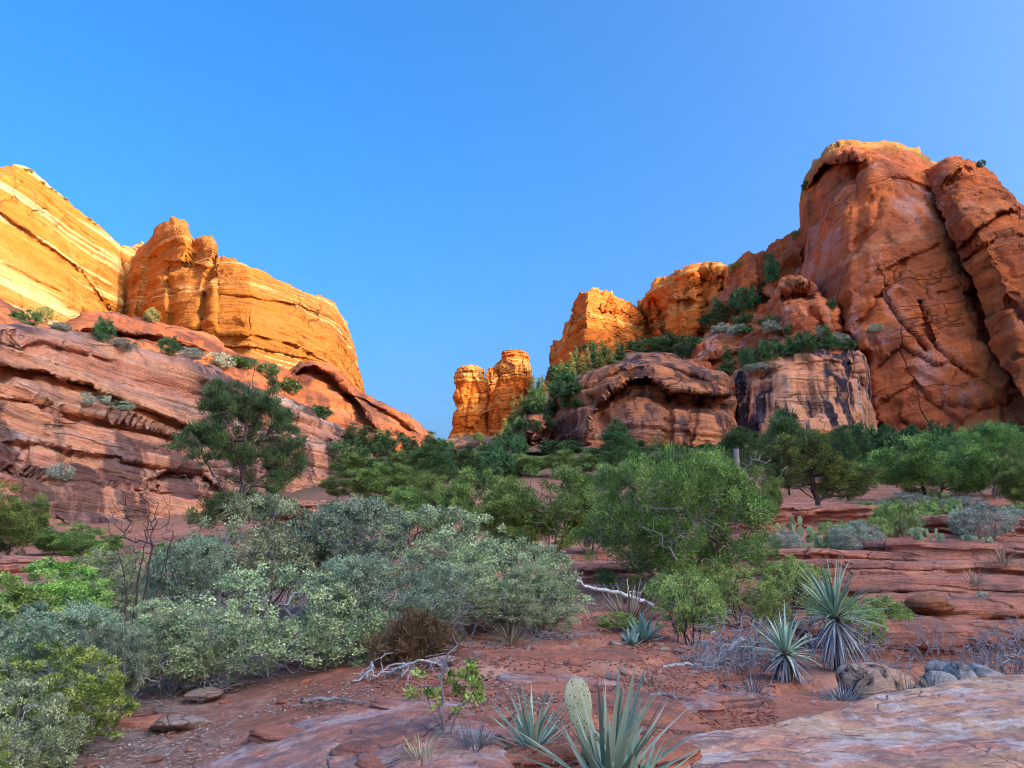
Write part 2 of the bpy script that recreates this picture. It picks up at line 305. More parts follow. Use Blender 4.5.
M['palepad'] = plain('pale_cactus_pad', (0.42, 0.44, 0.26), (0.58, 0.58, 0.38), 9, 0.6, 0.1, dots=(52, (0.12, 0.12, 0.08)))
M['litter'] = leafmat('leaf_litter', (0.120, 0.080, 0.060), (0.340, 0.260, 0.200), (0.620, 0.550, 0.480), 0.0)

# ------------------------------------------------------------------ ground
GD = [2, 4, 5.5, 7, 8.5, 10, 12, 14, 17, 22, 30, 42, 60, 90, 150, 300, 900]
GL = [0.0, .10, .28, .40, .50, .62, .80, .95, 1.2, 1.6, 2.3, 3.5, 5.0, 8.0, 12, 20, 30]
GC = [.20, .50, .58, .62, .68, .74, .84, 1.0, 1.3, 1.95, 3.2, 5.4, 9.0, 14.0, 23, 46, 40]
GR = [.20, .30, .42, .48, .50, .56, .80, 1.15, 1.62, 2.35, 3.5, 5.4, 9.0, 15, 26, 40, 50]
def ground_base(x, y):
    r = np.maximum(y, 0.0); rr = np.hypot(x, y)
    d = np.where(y > 0.55 * rr, y, 0.55 * rr)
    d = np.maximum(d, 0.5)
    a = np.clip(x / np.maximum(d, 0.5), -1.2, 1.2)
    ld = np.log(d); L = np.log(GD)
    def G(t):
        return (np.interp(ld, L, t) + np.interp(ld - .12, L, t) + np.interp(ld + .12, L, t)) / 3
    zl, zc, zr = G(GL), G(GC), G(GR)
    wl = np.clip((-a - 0.02) / 0.45, 0, 1); wr = np.clip((a - 0.05) / 0.33, 0, 1)
    wl = wl * wl * (3 - 2 * wl); wr = wr * wr * (3 - 2 * wr)
    z = zc * (1 - wl) * (1 - wr) + zl * wl + zr * wr
    back = np.clip(-y / 40, 0, 1)
    return z * (1 - back) - 6 * back
def ground_z(x, y):
    x = np.asarray(x, float); y = np.asarray(y, float)
    z = ground_base(x, y)
    p = np.stack(np.broadcast_arrays(x, y, 0 * x), -1)
    d = np.hypot(x, y); k = np.clip(d / 40, 0.0, 6)
    z = z + fbm(p * 0.8, 5, 3) * 0.06 + fbm(p * 0.12, 3, 5) * 0.35 * k
    # low rock steps
    q = z + 0.10 * fbm(p * 0.5, 4, 9)
    st = 0.075; fr = q / st - np.floor(q / st)
    stp = (np.floor(q / st) + np.clip((fr - 0.55) / 0.12, 0, 1)) * st
    m = np.clip((x / np.maximum(d, 1) + 0.18) * 4, 0, 1) * np.clip((fbm(p * 0.35, 3, 21) + 0.45) * 3, 0, 1)
    z = z + (stp - q) * 0.95 * m * np.clip(d / 3, 0, 1)
    return z + fbm(p * 6, 4, 31) * 0.012
def build_ground():
    th = np.radians(np.concatenate([np.linspace(-180, -48, 60)[:-1], np.linspace(-48, 48, 760), np.linspace(48, 180, 60)[1:]]))
    r = np.concatenate([[0.3, 0.8, 1.4, 2.0, 2.6], np.exp(np.linspace(math.log(3.0), math.log(140), 640)), np.exp(np.linspace(math.log(145), math.log(3500), 50))])
    R, T = np.meshgrid(r, th, indexing='ij')
    X = R * np.sin(T); Y = R * np.cos(T); Z = ground_z(X, Y)
    V = np.stack([X, Y, Z], -1).reshape(-1, 3); n, m = X.shape
    fc = gridf(n, m); c = len(V)
    V = np.concatenate([V, [[0, 0, float(ground_z(0., 0.))]]])
    tri = np.stack([np.full(m - 1, c), np.arange(m - 1) + 1, np.arange(m - 1)], 1)
    o = mk('ground', V, [fc[:, ::-1], tri[:, ::-1]], M['soil']); tag(o, kind='structure')
    return o
build_ground()

# ------------------------------------------------------------------ cliffs
def seg_dist(U, Vv, pl):
    best = np.full(U.shape, 1e9)
    for (x0, y0), (x1, y1) in zip(pl[:-1], pl[1:]):
        dx, dy = x1 - x0, y1 - y0; t = np.clip(((U - x0) * dx + (Vv - y0) * dy) / (dx * dx + dy * dy), 0, 1)
        best = np.minimum(best, np.hypot(U - x0 - t * dx, Vv - y0 - t * dy))
    return best
def blocks(P, size, seed):
    """joint blocks: every cell has its own offset and its own flat, tilted face"""
    p = P / np.array(size, float); i0 = np.floor(p).astype(np.int64); best = np.full(P.shape[:-1], 1e9); val = np.zeros(P.shape[:-1])
    for dx in (-1, 0, 1):
        for dy in (-1, 0, 1):
            for dz in (-1, 0, 1):
                c = i0 + np.array([dx, dy, dz]); a = (c[..., 0], c[..., 1], c[..., 2])
                r = [hsh(*a, seed + k) for k in range(6)]
                f = np.stack([c[..., 0] + r[0], c[..., 1] + r[1], c[..., 2] + r[2]], -1); d = p - f
                dist = (d ** 2).sum(-1); v = (r[3] - 0.5) * 1.4 + ((r[4] - 0.5) * d[..., 0] + (r[4] * 7 % 1 - 0.5) * d[..., 1] + (r[5] - 0.5) * d[..., 2]) * 1.3
                m = dist < best; best = np.where(m, dist, best); val = np.where(m, v, val)
    return val
def displace(P, amp, sc, seed, strata, ss, joint, js, tilt=(0, 0, 1), blk=()):
    gu = np.gradient(P, axis=0); gv = np.gradient(P, axis=1)
    n = np.cross(gu, gv); n /= np.linalg.norm(n, axis=-1, keepdims=True) + 1e-9
    view = P - np.array([0, 0, CAMZ]); s = np.sign((n * view).sum(-1)); n = -n * s[..., None]
    h = (P * np.array(tilt)).sum(-1)
    q = amp * fbm(P / sc, 5, seed) + amp * 0.25 * fbm(P / (sc * 0.18), 4, seed + 7)
    hw = h + 0.6 * ss * fbm(P / (sc * 1.5), 3, seed + 3)
    l1 = vnoise(np.stack([P[..., 0] * 0.01, P[..., 1] * 0.01, hw / ss], -1), seed + 11)
    l2 = vnoise(np.stack([P[..., 0] * 0.04, P[..., 1] * 0.04, hw / ss * 3.7], -1), seed + 12)
    l3 = vnoise(np.stack([P[..., 0] * 0.08, P[..., 1] * 0.08, hw / ss * 9.1], -1), seed + 13)
    q = q + strata * (np.tanh(l1 * 6) * 0.5 + np.tanh(l2 * 6) * 0.3 + np.tanh(l3 * 5) * 0.14)
    for k, (ba, bs_) in enumerate(blk):
        Pw = P + np.array(bs_) * 0.22 * np.stack([fbm(P / (np.array(bs_).mean() * 0.6) + 7 * j, 3, seed + 60 + j) for j in range(3)], -1)
        q = q + ba * blocks(Pw, bs_, seed + 40 + k)
    r = np.stack([P[..., 0] / js, P[..., 1] / js, P[..., 2] / (js * 4)], -1)
    q = q - joint * np.clip(1 - np.abs(fbm(r, 3, seed + 17)) * 7, 0, 1)
    return P + n * q[..., None]
def pad(P, thick, drop, low):
    """close a relief: cap running back from its top edge, back wall and sides"""
    n, m, _ = P.shape
    top = P[:, -1]; dirv = top * np.array([1, 1, 0]); L = np.linalg.norm(dirv, axis=-1, keepdims=True); dirv = dirv / L
    rows = [P]
    for f in (0.03, 0.1, 0.25, 0.5, 0.8, 1.0):
        rows.append((top + dirv * thick * f - np.array([0, 0, 1]) * drop * f * f)[:, None])
    b = rows[-1][:, 0].copy(); b[:, 2] = low; rows.append(b[:, None])
    Q = np.concatenate(rows, 1)
    def side(c):
        d = c * np.array([1, 1, 0]); d = d / (np.linalg.norm(d, axis=-1, keepdims=True) + 1e-9)
        return c + d * thick * 0.9
    return np.concatenate([side(Q[0])[None], Q, side(Q[-1])[None]], 0)
def relief(name, label, cat, mat, top, bot, us, rows, feats=(), step=1.6, amp=1.0, sc=12, strata=0.5, ss=3, joint=0.5, js=10, seed=1,
           rnd=(0.12, 6.0), thick=30, drop=4, low=-5, tilt=(0, 0, 1), group=None, blk=()):
    u0, u1 = us[0], us[-1]
    U = np.arange(u0, u1 + step, step); vt = interp(U, top); vb = interp(U, bot)
    m = int(np.max(vb - vt) / step) + 2; T = np.linspace(0, 1, m)
    UU, TT = np.meshgrid(U, T, indexing='ij'); VV = vb[:, None] + (vt - vb)[:, None] * TT
    tk = [r[0] for r in rows]; A = np.stack([np.interp(U, us, r[1]) for r in rows], 1)
    k = 9; ker = np.hanning(k + 2)[1:-1]; ker /= ker.sum()
    A = np.stack([np.convolve(np.pad(A[:, j], k // 2, mode='edge'), ker, 'valid') for j in range(A.shape[1])], 1)
    D = np.empty_like(UU)
    for i in range(len(U)): D[i] = np.interp(T, tk, A[i])
    q, R = rnd
    e = np.clip((TT - (1 - q)) / q, 0, 1); D = D + R * (1 - np.sqrt(np.clip(1 - e * e, 0, 1)))
    for f in feats:
        kind, pl, a, wd = f[:4]
        wob = 3.0 * fbm(np.stack([UU / 22, VV / 22, 0 * UU], -1), 3, seed + 50)
        if kind == 'g': D = D + a * np.exp(-(seg_dist(UU + wob, VV + wob, pl) / wd) ** 2)
        else:
            lv = interp(UU, pl) + wob; dv = VV - lv; lo, hi = min(p[0] for p in pl), max(p[0] for p in pl)
            fade = np.clip((UU - lo) / 12, 0, 1) * np.clip((hi - UU) / 12, 0, 1)
            prof = np.where(dv > 0, np.exp(-dv / wd), 0) * np.clip(dv / 2.0, 0, 1)
            lip = np.where(dv <= 0, np.exp(dv / (wd * 0.6)), np.exp(-dv / 2)) * -0.35
            D = D + a * fade * (prof + lip)
    P = px(UU, VV, D)
    P = displace(P, amp, sc, seed, strata, ss, joint, js, tilt, blk)
    Q = pad(P, thick, drop, low); n, mm, _ = Q.shape
    o = mk(name, Q.reshape(-1, 3), gridf(n, mm), mat)
    return tag(o, label, cat, group)
def tower(name, label, cat, mat, levels, d, ratio=0.9, amp=0.7, sc=6, strata=0.6, ss=2.5, seed=1, group=None, low=None, nang=220, nlev=220, rot=0.0):
    """free-standing rock: elliptical plan whose width follows the traced left and right edges, rough all round"""
    levels = sorted(levels, key=lambda l: -l[0])
    v = np.array([l[0] for l in levels], float); L = np.array([l[1] for l in levels], float); R = np.array([l[2] for l in levels], float)
    vv = np.linspace(v[0], v[-1], nlev); l = np.interp(-vv, -v, L); r = np.interp(-vv, -v, R)
    c = px((l + r) / 2, vv, d); hw = (r - l) / 2 / F * d + 0.35
    th = np.linspace(0, 2 * math.pi, nang + 1)
    X = c[:, None, 0] + hw[:, None] * np.cos(th); Y = d + hw.max() * 0 + hw[:, None] * ratio * np.sin(th); Z = np.repeat(c[:, 2][:, None], nang + 1, 1)
    P = np.stack([X, Y, Z], -1)
    nrm = np.stack([np.cos(th), np.sin(th), 0 * th], -1)[None]
    h = Z + 0.6 * fbm(P / 15, 3, seed + 3)
    q = amp * fbm(P / sc, 5, seed) + strata * (np.tanh(3 * vnoise(np.stack([X * .02, Y * .02, h / ss], -1), seed + 5)) * .6 + .35 * np.tanh(3 * vnoise(np.stack([X * .04, Y * .04, h / ss * 3.3], -1), seed + 6)))
    q = q - amp * 1.2 * np.clip(1 - np.abs(fbm(np.stack([X / 7, Y / 7, Z / 40], -1), 3, seed + 9)) * 6, 0, 1)
    q = q + 1.1 * blocks(P, (5, 5, 8), seed + 21) + 0.4 * blocks(P, (2.2, 2.2, 2.5), seed + 22)
    q[:, -1] = q[:, 0]
    P = P + nrm * q[..., None]
    tp = P[-1].mean(0, keepdims=True).repeat(nang + 1, 0) + np.array([0, 0, 0.3])
    b = P[0].copy(); b[:, 2] = c[0, 2] - 15 if low is None else low
    P = np.concatenate([b[None], P, (P[-1] * .5 + tp * .5 + [0, 0, .2])[None], tp[None]], 0)
    o = mk(name, P.reshape(-1, 3), gridf(P.shape[0], P.shape[1]), mat)
    return tag(o, label, cat, group)

# golden cliffs, upper left
relief('sandstone_cliff', 'tall sunlit cliff striped cream and gold, sloping down from the left edge', 'cliff', M['cream'],
       [(-90, 140), (0, 168), (15, 167), (30, 171), (40, 181), (60, 195), (80, 212), (100, 228), (112, 240), (120, 247), (135, 246), (142, 240), (148, 250), (165, 262)],
       [(-90, 400), (165, 410)], [-90, 0, 60, 110, 135, 165],
       [(0, [135, 160, 182, 215, 235, 250]), (0.5, [142, 168, 190, 224, 242, 255]), (1, [160, 186, 208, 240, 255, 262])],
       feats=[('o', [(-60, 215), (0, 212), (40, 236), (80, 268), (120, 320)], 1.6, 8), ('o', [(-60, 172), (0, 178), (30, 184), (70, 218), (105, 246)], 1.4, 6),
              ('o', [(-60, 250), (0, 262), (60, 290), (110, 335)], 1.5, 6), ('g', [(118, 250), (128, 290), (122, 345)], 6, 5)],
       amp=1.6, sc=22, strata=0.8, ss=5, joint=0.3, js=26, seed=4, blk=[(0.7, (34, 34, 10)), (0.25, (12, 12, 3))], rnd=(0.1, 14), thick=80, drop=6, tilt=(0.45, 0, 1))
relief('sandstone_butte', 'broad sunlit golden butte with a knobbed top, between the striped cliff and open sky', 'rock butte', M['gold'],
       [(118, 300), (126, 275), (132, 258), (140, 247), (150, 240), (158, 228), (166, 221), (174, 218), (184, 222), (190, 231), (195, 238), (203, 235), (212, 237), (216, 243), (218, 254), (235, 258), (250, 264), (272, 274), (277, 278), (300, 288), (320, 296), (335, 305), (342, 315), (350, 335), (358, 362), (362, 380), (365, 400)],
       [(118, 405), (300, 410), (366, 420)], [118, 140, 165, 185, 215, 250, 300, 335, 350, 366],
       [(0, [228, 218, 206, 200, 192, 188, 200, 222, 245, 290]), (0.5, [236, 224, 210, 204, 196, 192, 204, 226, 250, 295]), (1, [244, 236, 226, 220, 212, 206, 214, 234, 258, 300])],
       feats=[('g', [(217, 254), (206, 285), (204, 320), (200, 350)], 5, 4), ('g', [(150, 245), (145, 290), (135, 340)], 5, 5), ('g', [(166, 270), (172, 310), (168, 345)], 3.5, 3),
              ('o', [(150, 262), (180, 262), (215, 268)], 3, 5), ('o', [(215, 294), (250, 296), (300, 305), (335, 320)], 1.6, 4), ('o', [(210, 335), (250, 333), (300, 345), (345, 372)], 1.2, 4), ('o', [(195, 347), (260, 346), (330, 362)], 1, 4),
              ('g', [(188, 232), (192, 246), (186, 262)], 4, 3)],
       amp=1.2, sc=16, strata=0.7, ss=4, joint=0.8, js=22, seed=14, blk=[(0.8, (26, 26, 12)), (0.25, (10, 10, 3))], rnd=(0.10, 12), thick=70, drop=5)
# shaded ledge with the arch, left
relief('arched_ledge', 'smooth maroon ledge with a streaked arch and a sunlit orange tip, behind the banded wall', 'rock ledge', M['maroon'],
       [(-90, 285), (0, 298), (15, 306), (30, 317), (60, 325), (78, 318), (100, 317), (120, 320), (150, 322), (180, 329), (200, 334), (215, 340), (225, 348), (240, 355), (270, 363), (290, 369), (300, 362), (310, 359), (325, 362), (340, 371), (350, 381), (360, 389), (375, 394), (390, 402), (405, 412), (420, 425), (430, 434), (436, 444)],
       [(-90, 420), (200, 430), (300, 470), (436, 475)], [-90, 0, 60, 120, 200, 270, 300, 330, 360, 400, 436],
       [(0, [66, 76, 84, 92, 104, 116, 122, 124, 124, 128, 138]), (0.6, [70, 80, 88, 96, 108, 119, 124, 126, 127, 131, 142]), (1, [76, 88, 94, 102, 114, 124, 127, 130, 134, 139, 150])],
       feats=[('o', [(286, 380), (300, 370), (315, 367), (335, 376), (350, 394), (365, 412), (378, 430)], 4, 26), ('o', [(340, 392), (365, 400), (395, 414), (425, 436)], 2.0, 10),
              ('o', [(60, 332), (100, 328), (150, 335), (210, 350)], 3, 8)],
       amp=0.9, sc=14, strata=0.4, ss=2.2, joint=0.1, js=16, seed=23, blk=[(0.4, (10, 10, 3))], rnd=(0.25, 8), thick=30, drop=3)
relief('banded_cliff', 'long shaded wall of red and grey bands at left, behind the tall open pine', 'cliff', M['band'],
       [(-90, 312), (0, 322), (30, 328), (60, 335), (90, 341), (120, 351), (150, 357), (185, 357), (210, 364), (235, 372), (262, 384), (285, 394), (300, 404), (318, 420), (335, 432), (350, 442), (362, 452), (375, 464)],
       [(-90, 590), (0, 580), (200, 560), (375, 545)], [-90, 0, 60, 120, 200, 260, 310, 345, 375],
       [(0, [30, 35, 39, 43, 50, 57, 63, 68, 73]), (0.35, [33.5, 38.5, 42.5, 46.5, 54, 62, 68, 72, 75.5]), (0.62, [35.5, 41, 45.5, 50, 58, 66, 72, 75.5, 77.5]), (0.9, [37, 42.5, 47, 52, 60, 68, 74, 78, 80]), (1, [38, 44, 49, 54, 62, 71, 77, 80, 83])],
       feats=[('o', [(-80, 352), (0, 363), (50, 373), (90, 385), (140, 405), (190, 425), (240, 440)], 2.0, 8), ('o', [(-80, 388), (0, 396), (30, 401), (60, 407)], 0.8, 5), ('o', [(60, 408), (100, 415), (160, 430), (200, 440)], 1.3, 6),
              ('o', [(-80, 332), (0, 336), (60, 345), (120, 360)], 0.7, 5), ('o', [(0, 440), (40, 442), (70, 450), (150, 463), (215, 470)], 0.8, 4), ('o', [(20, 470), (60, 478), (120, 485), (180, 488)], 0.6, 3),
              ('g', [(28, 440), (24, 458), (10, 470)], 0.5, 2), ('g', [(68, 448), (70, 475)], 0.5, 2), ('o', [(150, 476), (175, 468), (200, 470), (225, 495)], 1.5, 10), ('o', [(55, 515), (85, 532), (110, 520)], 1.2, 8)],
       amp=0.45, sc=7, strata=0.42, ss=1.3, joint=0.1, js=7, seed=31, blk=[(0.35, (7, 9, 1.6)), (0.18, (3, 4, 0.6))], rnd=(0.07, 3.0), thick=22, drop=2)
# hillside behind the middle, carries the distant trees
o = relief('hillside', None, None, M['soil'],
       [(395, 470), (430, 452), (455, 446), (480, 448), (500, 438), (515, 420), (530, 400), (545, 384), (560, 378), (580, 368), (600, 358), (640, 350), (700, 345), (800, 330), (860, 360)],
       [(395, 520), (860, 520)], [395, 450, 500, 550, 600, 700, 860], [(0, [85, 85, 85, 85, 85, 85, 85]), (1, [120, 125, 140, 160, 170, 175, 170])],
       amp=1.2, sc=9, strata=0.1, ss=4, joint=0.1, js=10, seed=41, rnd=(0.1, 4), thick=50, drop=2, step=2.2)
tag(o, kind='structure')
relief('rock_outcrop', 'low brown blocky outcrop at the foot of the two spires', 'rock outcrop', M['mound'],
       [(442, 448), (450, 440), (460, 439), (478, 440), (490, 443), (496, 452), (500, 470)], [(442, 500), (500, 500)], [442, 450, 470, 490, 500],
       [(0, [88, 84, 83, 84, 90]), (1, [90, 86, 85, 87, 93])], amp=0.5, sc=3, strata=0.5, ss=1.3, joint=0.6, js=3, seed=43, rnd=(0.2, 2), thick=10, drop=1, step=1)
relief('rock_outcrop', 'narrow stepped outcrop of stacked blocks beside the dark domed mound', 'rock outcrop', M['mound'],
       [(500, 455), (510, 440), (520, 436), (530, 420), (538, 417), (546, 420), (551, 440)], [(500, 500), (551, 500)], [500, 515, 530, 551],
       [(0, [92, 88, 86, 90]), (1, [94, 90, 88, 92])], amp=0.5, sc=3, strata=0.6, ss=1.3, joint=0.7, js=3, seed=47, rnd=(0.2, 2), thick=8, drop=1, step=1)
# spires
tower('rock_spire', 'shorter and left one of the two sunlit orange rock spires', 'rock spire', M['spire'],
      [(442, 449, 492), (430, 452, 490), (415, 454, 488), (405, 457, 487), (398, 455, 485), (385, 457, 486), (377, 456, 484), (370, 459, 484), (367, 463, 481), (366, 467, 477)], 290, amp=0.9, seed=3)
tower('rock_spire', 'slim orange rock shoulder wedged between the two sunlit spires', 'rock spire', M['spire'],
      [(442, 478, 512), (415, 481, 510), (395, 483, 505), (380, 485, 504), (370, 487, 500), (368, 490, 497)], 300, amp=0.9, seed=13)
tower('rock_spire', 'taller and right one of the two sunlit orange rock spires', 'rock spire', M['spire'],
      [(442, 484, 524), (430, 487, 523), (415, 490, 526), (400, 493, 528), (392, 494, 528), (383, 498, 531), (374, 496, 531), (366, 496, 529), (359, 500, 528), (354, 504, 524), (351, 509, 519)], 284, amp=1.0, seed=29)
# sunlit ridge, centre right
relief('sandstone_ridge', 'sunlit orange ridge above the domed mound, left end a blunt shaded prow', 'rock ridge', M['spire'],
       [(546, 385), (549, 368), (553, 350), (560, 335), (570, 318), (577, 305), (582, 293), (588, 290), (600, 292), (618, 298), (630, 303), (637, 305), (640, 297), (646, 294), (652, 287), (660, 280), (668, 277), (680, 272), (695, 266), (702, 267), (709, 264), (718, 265), (727, 268), (735, 269)],
       [(546, 420), (735, 400)], [546, 560, 574, 584, 600, 632, 642, 655, 672, 700, 715, 735],
       [(0, [262, 240, 222, 208, 208, 216, 226, 218, 208, 200, 198, 192]), (0.6, [264, 242, 224, 210, 211, 219, 228, 221, 211, 203, 201, 194]), (1, [268, 248, 232, 220, 224, 232, 238, 230, 222, 213, 210, 203])],
       feats=[('g', [(640, 300), (645, 325), (655, 345)], 8, 3), ('g', [(655, 300), (662, 322), (668, 340)], 6, 3), ('g', [(650, 300), (652, 330)], 5, 2), ('o', [(590, 305), (625, 312), (640, 322)], 2.5, 5), ('o', [(668, 300), (690, 298), (702, 302)], 4, 7),
              ('g', [(703, 280), (706, 320), (700, 345)], 9, 5), ('g', [(723, 270), (726, 310)], 6, 3), ('o', [(655, 283), (690, 276), (730, 276)], 2.5, 4)],
       amp=0.9, sc=9, strata=0.6, ss=3.5, joint=0.8, js=10, seed=53, blk=[(2.0, (10, 10, 16)), (0.7, (4, 4, 5))], rnd=(0.12, 10), thick=50, drop=4, step=1.2)
relief('sandstone_ridge', 'red crag between sunlit ridge and high peak, shrubs at its foot', 'rock ridge', M['red'],
       [(722, 300), (728, 280), (735, 270), (742, 262), (750, 256), (762, 251), (775, 248), (785, 246), (792, 240), (800, 236), (812, 236)], [(722, 400), (812, 400)], [722, 740, 765, 812],
       [(0, [176, 165, 162, 162]), (1, [186, 176, 172, 170])], feats=[('g', [(762, 255), (765, 300)], 3, 4)], amp=1.0, sc=9, strata=0.7, ss=3.5, joint=0.7, js=11, seed=59, blk=[(2.2, (8, 8, 10)), (0.8, (3.5, 3.5, 4))], rnd=(0.15, 8), thick=30, drop=3, step=1.4)
# high peak and its buttress, right
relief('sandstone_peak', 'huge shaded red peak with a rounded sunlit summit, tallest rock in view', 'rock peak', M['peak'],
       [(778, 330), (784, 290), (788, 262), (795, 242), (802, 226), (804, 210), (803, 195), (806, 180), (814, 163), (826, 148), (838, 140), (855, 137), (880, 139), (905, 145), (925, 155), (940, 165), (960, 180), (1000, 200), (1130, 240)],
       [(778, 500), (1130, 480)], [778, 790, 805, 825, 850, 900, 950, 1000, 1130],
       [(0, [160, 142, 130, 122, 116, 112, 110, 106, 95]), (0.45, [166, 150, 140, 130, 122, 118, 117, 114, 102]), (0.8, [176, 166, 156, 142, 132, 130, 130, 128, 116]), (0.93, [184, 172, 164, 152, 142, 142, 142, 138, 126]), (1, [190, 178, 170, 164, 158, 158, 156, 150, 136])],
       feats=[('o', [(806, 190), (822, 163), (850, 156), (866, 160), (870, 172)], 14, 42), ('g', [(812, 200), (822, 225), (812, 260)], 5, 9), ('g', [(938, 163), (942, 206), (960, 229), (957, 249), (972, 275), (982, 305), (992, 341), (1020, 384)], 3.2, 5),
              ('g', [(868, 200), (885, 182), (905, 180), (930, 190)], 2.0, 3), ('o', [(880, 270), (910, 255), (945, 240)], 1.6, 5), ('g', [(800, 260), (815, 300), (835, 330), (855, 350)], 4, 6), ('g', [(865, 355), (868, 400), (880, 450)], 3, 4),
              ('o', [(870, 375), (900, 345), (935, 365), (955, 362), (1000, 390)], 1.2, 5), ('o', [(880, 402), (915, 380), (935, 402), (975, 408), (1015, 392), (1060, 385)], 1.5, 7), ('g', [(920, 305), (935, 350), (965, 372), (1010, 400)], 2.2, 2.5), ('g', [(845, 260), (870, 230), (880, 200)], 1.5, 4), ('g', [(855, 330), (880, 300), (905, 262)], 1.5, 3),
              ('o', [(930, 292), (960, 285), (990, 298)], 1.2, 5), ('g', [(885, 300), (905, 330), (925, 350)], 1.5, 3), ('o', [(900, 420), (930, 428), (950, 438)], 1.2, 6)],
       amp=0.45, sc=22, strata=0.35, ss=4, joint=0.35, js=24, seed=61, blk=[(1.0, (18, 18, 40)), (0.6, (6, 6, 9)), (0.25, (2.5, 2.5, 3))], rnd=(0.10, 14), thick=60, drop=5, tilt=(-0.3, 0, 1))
relief('rock_buttress', 'rounded red buttress leaning against the high peak, with a pale layered band round its middle', 'rock buttress', M['red'],
       [(926, 176), (932, 168), (940, 161), (950, 156), (960, 157), (975, 162), (990, 170), (1002, 180), (1012, 194), (1017, 208), (1025, 212), (1045, 225), (1080, 250), (1130, 260)],
       [(926, 180), (942, 210), (952, 236), (960, 262), (972, 282), (982, 312), (992, 346), (1020, 392), (1060, 440), (1130, 480)],
       [926, 940, 960, 990, 1020, 1060, 1130], [(0, [143, 132, 122, 114, 104, 98, 92]), (0.5, [145, 132, 122, 116, 110, 105, 98]), (1, [150, 140, 136, 132, 126, 118, 108])],
       feats=[('o', [(955, 250), (975, 228), (1000, 212), (1030, 208), (1060, 212)], 4.5, 10), ('o', [(958, 262), (980, 245), (1010, 235), (1060, 240)], 2, 5), ('g', [(1010, 300), (1030, 330), (1060, 340)], 2, 5), ('o', [(935, 190), (965, 166), (985, 172)], 2, 6)],
       amp=0.9, sc=14, strata=0.6, ss=3, joint=0.3, js=18, seed=67, blk=[(0.8, (11, 11, 18)), (0.35, (4, 4, 5))], rnd=(0.16, 10), thick=34, drop=5, tilt=(-0.3, 0, 1), step=1.4)
relief('terraced_cliff', 'salmon red cliff with shrubs on its steps, directly above the streaked wall', 'cliff', M['red'],
       [(684, 365), (690, 350), (700, 338), (720, 330), (745, 322), (765, 310), (776, 290), (786, 278), (800, 272), (815, 282), (835, 305), (850, 335), (866, 352), (880, 380)],
       [(684, 440), (880, 460)], [684, 700, 750, 790, 830, 880], [(0, [126, 122, 116, 112, 108, 110]), (0.55, [134, 130, 124, 120, 116, 116]), (1, [150, 146, 140, 134, 126, 122])],
       feats=[('o', [(776, 300), (790, 285), (808, 288), (818, 300)], 5, 9), ('o', [(700, 362), (740, 350), (765, 352), (790, 345), (830, 340)], 3.0, 7), ('g', [(770, 290), (772, 320), (790, 345)], 4, 5), ('o', [(730, 340), (750, 334), (770, 338)], 2, 4), ('g', [(810, 310), (820, 340)], 3, 5)],
       amp=1.0, sc=9, strata=0.6, ss=2.6, joint=0.5, js=10, seed=71, blk=[(1.1, (7, 7, 6)), (0.45, (3, 3, 2.5))], rnd=(0.2, 10), thick=25, drop=3, step=1.4)
relief('streaked_wall', 'pale pink wall with black and white water stains, between domed mound and peak', 'rock wall', M['streak'],
       [(726, 385), (735, 372), (745, 366), (765, 361), (790, 357), (810, 352), (830, 350), (850, 351), (861, 356), (867, 372), (871, 410), (880, 440), (896, 462)],
       [(726, 500), (896, 500)], [726, 745, 790, 850, 865, 896], [(0, [98, 93, 90, 92, 95, 100]), (1, [106, 98, 95, 97, 101, 108])],
       feats=[('o', [(735, 378), (770, 367), (810, 360), (855, 360)], 0.8, 5), ('g', [(845, 352), (858, 380), (866, 430)], 1.2, 3)],
       amp=0.45, sc=9, strata=0.2, ss=2, joint=0.2, js=9, seed=73, blk=[(0.7, (5, 5, 14)), (0.25, (2.5, 2.5, 2))], rnd=(0.12, 4), thick=18, drop=2)
relief('domed_mound', 'dark domed rock mound with an arched alcove, behind the big spreading juniper', 'rock mound', M['mound'],
       [(541, 440), (544, 420), (546, 408), (552, 398), (562, 388), (575, 380), (590, 372), (610, 364), (630, 358), (645, 355), (660, 355), (675, 357), (690, 361), (705, 366), (720, 371), (730, 377), (734, 388), (736, 410), (738, 440)],
       [(541, 510), (738, 510)], [541, 550, 575, 600, 640, 690, 725, 738], [(0, [98, 90, 82, 80, 79, 80, 84, 92]), (0.6, [99, 91, 83, 80, 79, 80, 85, 93]), (1, [108, 101, 94, 92, 90, 91, 94, 101])],
       feats=[('o', [(590, 425), (598, 403), (610, 388), (630, 379), (650, 378), (670, 388), (700, 390), (735, 392)], 5.5, 40), ('o', [(560, 398), (590, 384), (620, 372), (655, 366), (690, 374), (730, 384)], 1.3, 6), ('g', [(668, 388), (669, 430), (666, 470)], 1.6, 3),
              ('g', [(592, 402), (604, 430), (620, 460)], 1.6, 5), ('o', [(690, 380), (700, 400), (734, 402)], 1.2, 6), ('g', [(700, 400), (694, 425), (688, 450)], 2, 4)],
       amp=0.5, sc=8, strata=0.5, ss=1.5, joint=0.2, js=7, seed=79, blk=[(0.35, (5, 5, 8)), (0.2, (3, 3, 1.2))], rnd=(0.14, 7), thick=26, drop=3, step=1.3)

